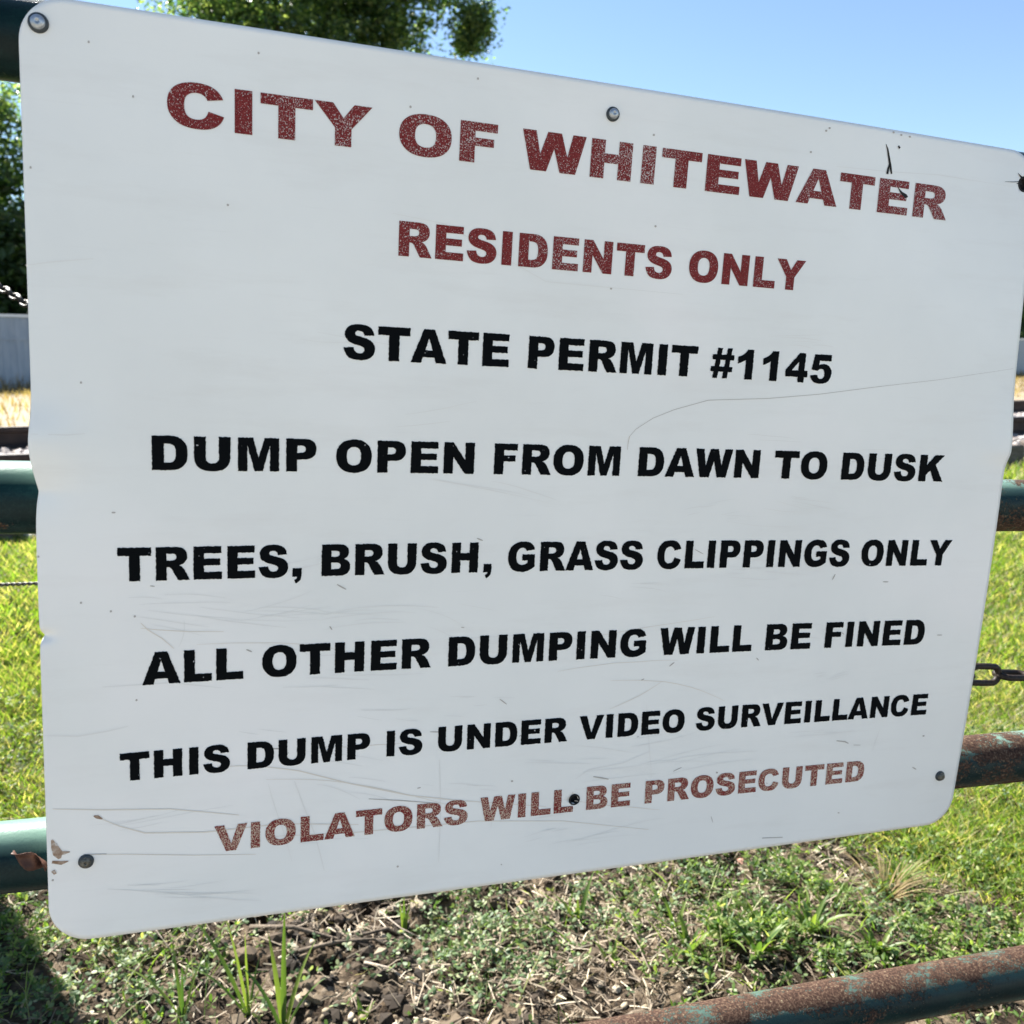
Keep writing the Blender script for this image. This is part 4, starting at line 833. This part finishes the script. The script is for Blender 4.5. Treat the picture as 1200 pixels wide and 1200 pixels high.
# ------------------------------------------------------------------ unseen wooden post added for its ground shadow, with wires
post = empty('shadow_post', (-1.445, 1.80, gz(-1.445, 1.80)-.1)); tag(post, 'thick weathered wooden post the wires run to, added unseen left of the gate to cast a shadow', 'post')
V = []; F = []; seg = 14; hts = np.linspace(0, 1.25, 9)
for i, h in enumerate(hts):
    for k in range(seg):
        t = 6.2832*k/seg; rr = .125*(1+.05*math.sin(3*t+i)+.03*math.sin(7*t))*(1-.08*h); V.append((rr*math.cos(t), rr*math.sin(t), h))
for i in range(8):
    for k in range(seg): F.append((i*seg+k, i*seg+(k+1) % seg, (i+1)*seg+(k+1) % seg, (i+1)*seg+k))
F.append(tuple(range(8*seg, 9*seg)))
link('post_body', mesh('post_body', V, F), post, M_WOOD)
def wire(label, a, b, sag, r_=.0013, twist=.0016, pitch=.03):
    a = Vector(a); b = Vector(b); n = int((b-a).length/pitch*8); root = empty('wire', a); tag(root, label, 'wire')
    for ph in (0, math.pi):
        pts = []
        for i in range(n+1):
            f = i/n; p = a.lerp(b, f)-a; p.z -= sag*4*f*(1-f); t = i*2*math.pi/8+ph
            p.z += math.cos(t)*twist; p.y += math.sin(t)*twist; pts.append(p)
        V, F = tube(pts, r_, 5); link('strand', mesh('strand', V, F, True), root, M_WIRE)
wire('thin twisted dark wire below the second rail at the left', (-1.5542, 1.75, 0.536), (-0.1809, 1.0, 0.7597), .004, .0016, .0017)

# ------------------------------------------------------------------ railway
rw = empty('railway_track', (LN[0]*6.1, LN[1]*6.1, .38)); tag(rw, 'railway track of dark rails on ties crossing behind the gate', 'railway track')
rw.rotation_euler = (0, 0, math.pi/2-LA)
prof = [(-.07, 0), (.07, 0), (.07, .012), (.012, .03), (.010, .105), (.034, .115), (.034, .142), (.026, .150), (-.026, .150), (-.034, .142), (-.034, .115), (-.010, .105), (-.012, .03), (-.07, .012)]
for s_, lb in ((-1.1, 'near rail'), (1.1, 'far rail')):
    V = [(x_, s_+a, .02+b) for x_ in (-45, 45) for a, b in prof]; n = len(prof)
    F = [(k, (k+1) % n, n+(k+1) % n, n+k) for k in range(n)]+[tuple(range(n))[::-1], tuple(range(n, 2*n))]
    me = mesh('rail_bar', V, F); o = link('rail_bar', me, rw, M_RAIL); me.materials.append(M_RAILTOP)
    for p_ in me.polygons:
        if p_.normal.z > .8 and p_.center.z > .16: p_.material_index = 1
    tag(o, lb)
tv = [(-.12, -1.75, -.13), (.12, -1.75, -.13), (.12, 1.75, -.13), (-.12, 1.75, -.13), (-.12, -1.75, .005), (.12, -1.75, .005), (.12, 1.75, .005), (-.12, 1.75, .005),
      (-.105, -1.74, .018), (.105, -1.74, .018), (.105, 1.74, .018), (-.105, 1.74, .018)]
tf = [(3, 2, 1, 0), (0, 1, 5, 4), (1, 2, 6, 5), (2, 3, 7, 6), (3, 0, 4, 7), (4, 5, 9, 8), (5, 6, 10, 9), (6, 7, 11, 10), (7, 4, 8, 11), (8, 9, 10, 11)]
tm = mesh('tie', tv, tf); tm.materials.append(M_TIE)
for k in range(-18, 34):
    o = bpy.data.objects.new('tie', tm); col.objects.link(o); o.parent = rw; o.location = (k*.55+rnd.uniform(-.02, .02), rnd.uniform(-.03, .03), 0); o.rotation_euler = (0, 0, rnd.uniform(-.02, .02))
# ballast bed follows the ground 4 mm above it, with loose stones
u = np.linspace(-60, 60, 121); s_ = np.array([4.40, 4.5, 4.6, 4.75, 5.2, 6.1, 7.1, 7.7, 8.0, 8.3])
U, SS = np.meshgrid(u, s_); BX = LD[0]*U+LN[0]*SS; BY = LD[1]*U+LN[1]*SS
BZ = base_z(BX, BY)+.012; n0, n1 = BX.shape; ii = np.arange(n0*n1).reshape(n0, n1)
q = np.stack([ii[:-1, :-1].ravel(), ii[:-1, 1:].ravel(), ii[1:, 1:].ravel(), ii[1:, :-1].ravel()], 1)
tag(link('ballast_bed', mesh_np('ballast_bed', np.stack([BX.ravel(), BY.ravel(), BZ.ravel()], 1), [q], True), None, M_BALLBED), 'pale crushed stone bed under the railway', kind='structure')
r = np.random.default_rng(71); n = 26000
uu = -9+22*r.random(n); ss = 4.33+4.0*r.random(n)**1.1
bx = LD[0]*uu+LN[0]*ss; by = LD[1]*uu+LN[1]*ss
P = np.stack([bx, by, base_z(bx, by)+.006+.01*r.random(n)], 1)
lumps('gravel', P, .035+.03*r.random(n), M_BALL, 72, .8, .2, 'loose pale ballast stones along the railway')

# ------------------------------------------------------------------ dry field and metal fence
FA = Vector((-34., 22-(-34+12.5)*-.577, 0)); FB = Vector((42., 22+(42+12.5)*.577, 0))
fd = (FB-FA).normalized(); FL = (FB-FA).length; fn = Vector((fd.y, -fd.x, 0))       # fn points to the camera
r = np.random.default_rng(81); n = 60000
u = r.random(n)*FL; w_ = r.random(n)**1.8*15
x = FA.x+fd.x*u+fn.x*w_; y = FA.y+fd.y*u+fn.y*w_
k = sperp(x, y) > 8.2; x, y, w_ = x[k], y[k], w_[k]
hh = .09+.08*r.random(len(x))+.42*np.exp(-w_/1.0)*r.random(len(x))
blades('dry_grass', on_ground(x, y, -.01), hh, .022, M_DRY, .35, 83, label='dry straw-coloured field grass between the railway and the metal fence')
# tan dust strip of ground under it
V = [(FA+fn*0+Vector((0, 0, 0))), (FB), (FB+fn*17), (FA+fn*17)]
gu = np.linspace(0, FL, 80); gwid = np.linspace(-.6, 16.5, 22); U, Wd = np.meshgrid(gu, gwid)
X = FA.x+fd.x*U+fn.x*Wd; Y = FA.y+fd.y*U+fn.y*Wd
keep = sperp(X, Y) > 8.35
X2 = X; Y2 = Y; Zf = ground_z(X2, Y2)+.02-(~keep)*.3
n0, n1 = X.shape; ii = np.arange(n0*n1).reshape(n0, n1)
q = np.stack([ii[:-1, :-1].ravel(), ii[1:, :-1].ravel(), ii[1:, 1:].ravel(), ii[:-1, 1:].ravel()], 1)
tag(link('dry_field', mesh_np('dry_field', np.stack([X2.ravel(), Y2.ravel(), Zf.ravel()], 1), [q], True), None, mat_noise('dry_field_soil', [(.3, (.17, .13, .085)), (.7, (.30, .24, .165))], 5, .95)), 'dry tan field beyond the railway', kind='structure')
fence = empty('metal_fence', (FA.x, FA.y, .26)); fence.rotation_euler = (0, 0, math.atan2(fd.y, fd.x)); tag(fence, 'tall blue-grey corrugated metal fence beyond the railway', 'fence')
PW = 1.9; V = []; F = []; nseg = 24
for i in range(nseg+1):
    x_ = PW*i/nseg; d_ = (-.028, -.028, .0, .0)[i % 4]
    V += [(x_, d_, 0), (x_, d_, 1.86)]
for i in range(nseg): F.append((2*i, 2*i+2, 2*i+3, 2*i+1))
pm = mesh('sheet', V, F); pm.materials.append(M_FENCE)
cm = None
for k in range(int(FL/PW)):
    o = bpy.data.objects.new('fence_panel', pm); col.objects.link(o); o.parent = fence; o.location = (k*PW, rnd.uniform(-.01, .01), 0)
    so_ = o.modifiers.new('t', 'SOLIDIFY'); so_.thickness = .01
def box(x0, x1, y0, y1, z0, z1):
    return [(x0, y0, z0), (x1, y0, z0), (x1, y1, z0), (x0, y1, z0), (x0, y0, z1), (x1, y0, z1), (x1, y1, z1), (x0, y1, z1)], [(3, 2, 1, 0), (4, 5, 6, 7), (0, 1, 5, 4), (1, 2, 6, 5), (2, 3, 7, 6), (3, 0, 4, 7)]
V, F = box(0, FL, -.07, .07, 1.865, 1.93); link('top_rail', mesh('top_rail', V, F), fence, M_CAP)
V, F = box(0, FL, -.045, -.032, 1.30, 1.36); link('cross_rail', mesh('cross_rail', V, F), fence, M_FENCE)
pmh = None
for k in range(0, int(FL/PW), 2):
    V, F = box(-.04, .04, .02, .10, -.3, 1.85)
    if pmh is None: pmh = mesh('fence_post', V, F); pmh.materials.append(M_FENCE)
    o = bpy.data.objects.new('post', pmh); col.objects.link(o); o.parent = fence; o.location = (k*PW, 0, 0)

# ------------------------------------------------------------------ trees
def crown_mesh(name, lobes, nleaf, size, seed, mat, clump=.45, hollow=.55):
    """lobes: (cx, cy, cz, rx, ry, rz) ; leaf sprays gathered in clumps inside the lobes"""
    r = np.random.default_rng(seed); vol = np.array([l[3]*l[4]*l[5] for l in lobes])**.72; pr = vol/vol.sum()
    nc = max(12, nleaf//34); li = r.choice(len(lobes), nc, p=pr); L = np.array(lobes)[li]
    d = r.normal(size=(nc, 3)); d /= np.linalg.norm(d, axis=1)[:, None]
    rad = (hollow+(1.05-hollow)*r.random(nc))[:, None]; C = L[:, :3]+d*rad*L[:, 3:]
    ci = r.integers(0, nc, nleaf); cs = clump*(.5+r.random(nc))
    P = C[ci]+r.normal(size=(nleaf, 3))*(cs[ci])[:, None]*np.array([.55, .55, .38])
    a = r.normal(size=(nleaf, 3)); a[:, 2] *= .6; a /= np.linalg.norm(a, axis=1)[:, None]
    b = np.cross(a, r.normal(size=(nleaf, 3))); b /= np.linalg.norm(b, axis=1)[:, None]; nn = np.cross(a, b)
    s = (size*(.6+.8*r.random(nleaf)))[:, None]
    V = np.stack([P-a*s*.5, P+b*s*.26+nn*s*.06, P+a*s*.5-nn*s*.06, P-b*s*.26+nn*s*.06], 1).reshape(-1, 3)
    F = np.arange(nleaf*4).reshape(-1, 4)
    me = mesh_np(name, V, [F[:, [0, 1, 2]], F[:, [0, 2, 3]]]); me.materials.append(mat); return me
def trunk_mesh(name, h, r0, limbs, seed):
    rr = random.Random(seed); V, F = tube([(rr.uniform(-.06, .06)*k, rr.uniform(-.06, .06)*k, h*k/7-.2) for k in range(8)], r0, 10, .45)
    top = h*.45
    for tx, ty, tz in limbs:
        st = Vector((0, 0, rr.uniform(.4, .9)*h)); e = Vector((tx, ty, tz)); mid = st.lerp(e, .5)+Vector((0, 0, .12*(e-st).length))
        v2, f2 = tube([st, st.lerp(mid, .6), mid, mid.lerp(e, .6), e], r0*.42, 7, .25); b = len(V); V += v2; F += [tuple(b+k for k in f) for f in f2]
    me = mesh(name, V, F, True); me.materials.append(M_BARK); return me
def tree(cm, tm, loc_, rz, sc_, label, group=None, cat='tree', name='tree'):
    t = empty(name, loc_); t.rotation_euler = (0, 0, rz); t.scale = (sc_, sc_, sc_); tag(t, label, cat, group)
    for nm_, m_ in (('trunk', tm), ('crown', cm)):
        o = bpy.data.objects.new(nm_, m_); col.objects.link(o); o.parent = t
    return t
# the big tree whose crown shows over the sign
lobes = [(-3.4, 0, 12.9, 2.0, 2.2, 1.8), (-1.7, -.5, 12.4, 2.2, 2.4, 2.2), (0, .5, 13.4, 2.6, 2.6, 2.6), (1.7, 0, 13.0, 1.7, 2.0, 1.8), (3.2, -.3, 13.3, 1.6, 1.7, 1.5), (2.6, .4, 12.2, 1.2, 1.3, .8),
         (-.8, 0, 16.0, 3.2, 3.0, 2.6), (2.0, .4, 15.6, 2.2, 2.2, 1.9), (-1.0, 0, 10.4, 2.6, 2.4, 1.4), (1.3, .2, 10.6, 1.8, 1.8, 1.1), (2.1, 0, 11.7, 1.7, 1.7, 1.2), (4.1, 0, 13.3, 1.0, 1.0, .8), (.2, -.4, 11.4, 1.9, 1.8, 1.3), (-2.9, -.3, 11.4, 1.7, 1.7, 1.2)]
cmB = crown_mesh('big_crown', lobes, 52000, .17, 91, M_LEAF, .42, .1)
tmB = trunk_mesh('big_trunk', 11.5, .34, [(-3.2, 0, 12.4), (-1.5, -.6, 13.4), (.4, .6, 14.6), (3.0, -.2, 13.0), (-2.2, .6, 10.4), (1.4, .2, 15.5)], 5)
TB = tree(cmB, tmB, (-6.35, 30.5, -.45), 0, 1, 'tall leafy deciduous tree whose crown rises above the sign')
sm_ = crown_mesh('side_clump', [(5.15, -.2, 12.35, .72, .75, .72), (4.9, -.2, 11.6, .5, .6, .4)], 3300, .16, 92, M_LEAF, .34, .1)
o = bpy.data.objects.new('side_clump', sm_); col.objects.link(o); o.parent = TB; o['label'] = 'separate tuft of leaves at the right end of the crown'
# airy tree at the left edge
lobes = [(0, 0, 7.6, 3.0, 2.6, 2.4), (1.9, 0, 6.2, 2.4, 2.0, 1.8), (-1.9, 0, 6.4, 2.2, 2.2, 2.2), (2.9, 0, 8.4, 1.4, 1.3, 1.1), (3.4, -.3, 6.8, 1.5, 1.4, 1.2), (.8, 0, 9.4, 2.0, 1.8, 1.1), (0, 0, 4.4, 3.4, 2.6, 1.9), (2.6, 0, 4.2, 2.2, 2.0, 1.7)]
cmL = crown_mesh('airy_crown', lobes, 34000, .17, 93, M_LEAF, .42, .2)
tmL = trunk_mesh('airy_trunk', 7.2, .24, [(2.6, 0, 6.6), (-1.8, 0, 6.6), (.6, 0, 9.2), (3.0, 0, 8.0), (1.6, .6, 4.6)], 6)
tree(cmL, tmL, (-18.6, 28.5, .2), 0, 1, 'airy light green tree showing at the left edge above the fence')
# dense row behind the fence
cm1 = crown_mesh('dense_crown', [(0, 0, 3.6, 2.8, 2.4, 2.4), (1.6, .3, 2.2, 2.0, 1.9, 1.8), (-1.7, 0, 2.3, 2.1, 1.9, 1.8), (.3, 0, 5.2, 1.8, 1.7, 1.2), (0, 0, 1.3, 2.6, 1.8, 1.0)], 9000, .34, 94, M_LEAFD, .5, .3)
cm2 = crown_mesh('dense_crown_wide', [(-.8, 0, 3.0, 2.6, 2.4, 2.1), (1.4, .3, 3.4, 2.2, 1.9, 2.1), (-1.9, 0, 1.8, 1.9, 1.8, 1.4), (1.9, 0, 1.6, 1.9, 1.7, 1.2), (.8, 0, 5.0, 1.3, 1.3, 1.0)], 9000, .34, 95, M_LEAFD, .5, .3)
tm1 = trunk_mesh('dense_trunk', 4.4, .19, [(1.4, 0, 3.4), (-1.5, 0, 3.4), (.2, .4, 5.2)], 8)
words = ['leftmost, well outside the picture', 'second from its left end', 'behind the airy tree', 'right of the airy tree', 'left of the tall tree', 'beside the tall tree trunk', 'right of the tall tree', 'fourth past the tall tree', 'behind the middle of the sign', 'just past the middle of the sign',
         'right of the sign middle', 'three before the right edge', 'two before the right edge', 'next to the right edge', 'showing at the sign right edge', 'just beyond the right edge', 'last at the far right']
for k in range(17):
    u = 4+k*5.0; p_ = FA+fd*u-fn*(5.0+rnd.uniform(-.6, 1.0)); kd = k % 2
    tree(cm1 if kd == 0 else cm2, tm1, (p_.x, p_.y, .2), rnd.random()*6.28, rnd.uniform(.95, 1.2) if p_.x < -9 else rnd.uniform(.82, 1.0),
         'dense dark tree in the row behind the fence, '+words[k], 'dense trees behind the metal fence')
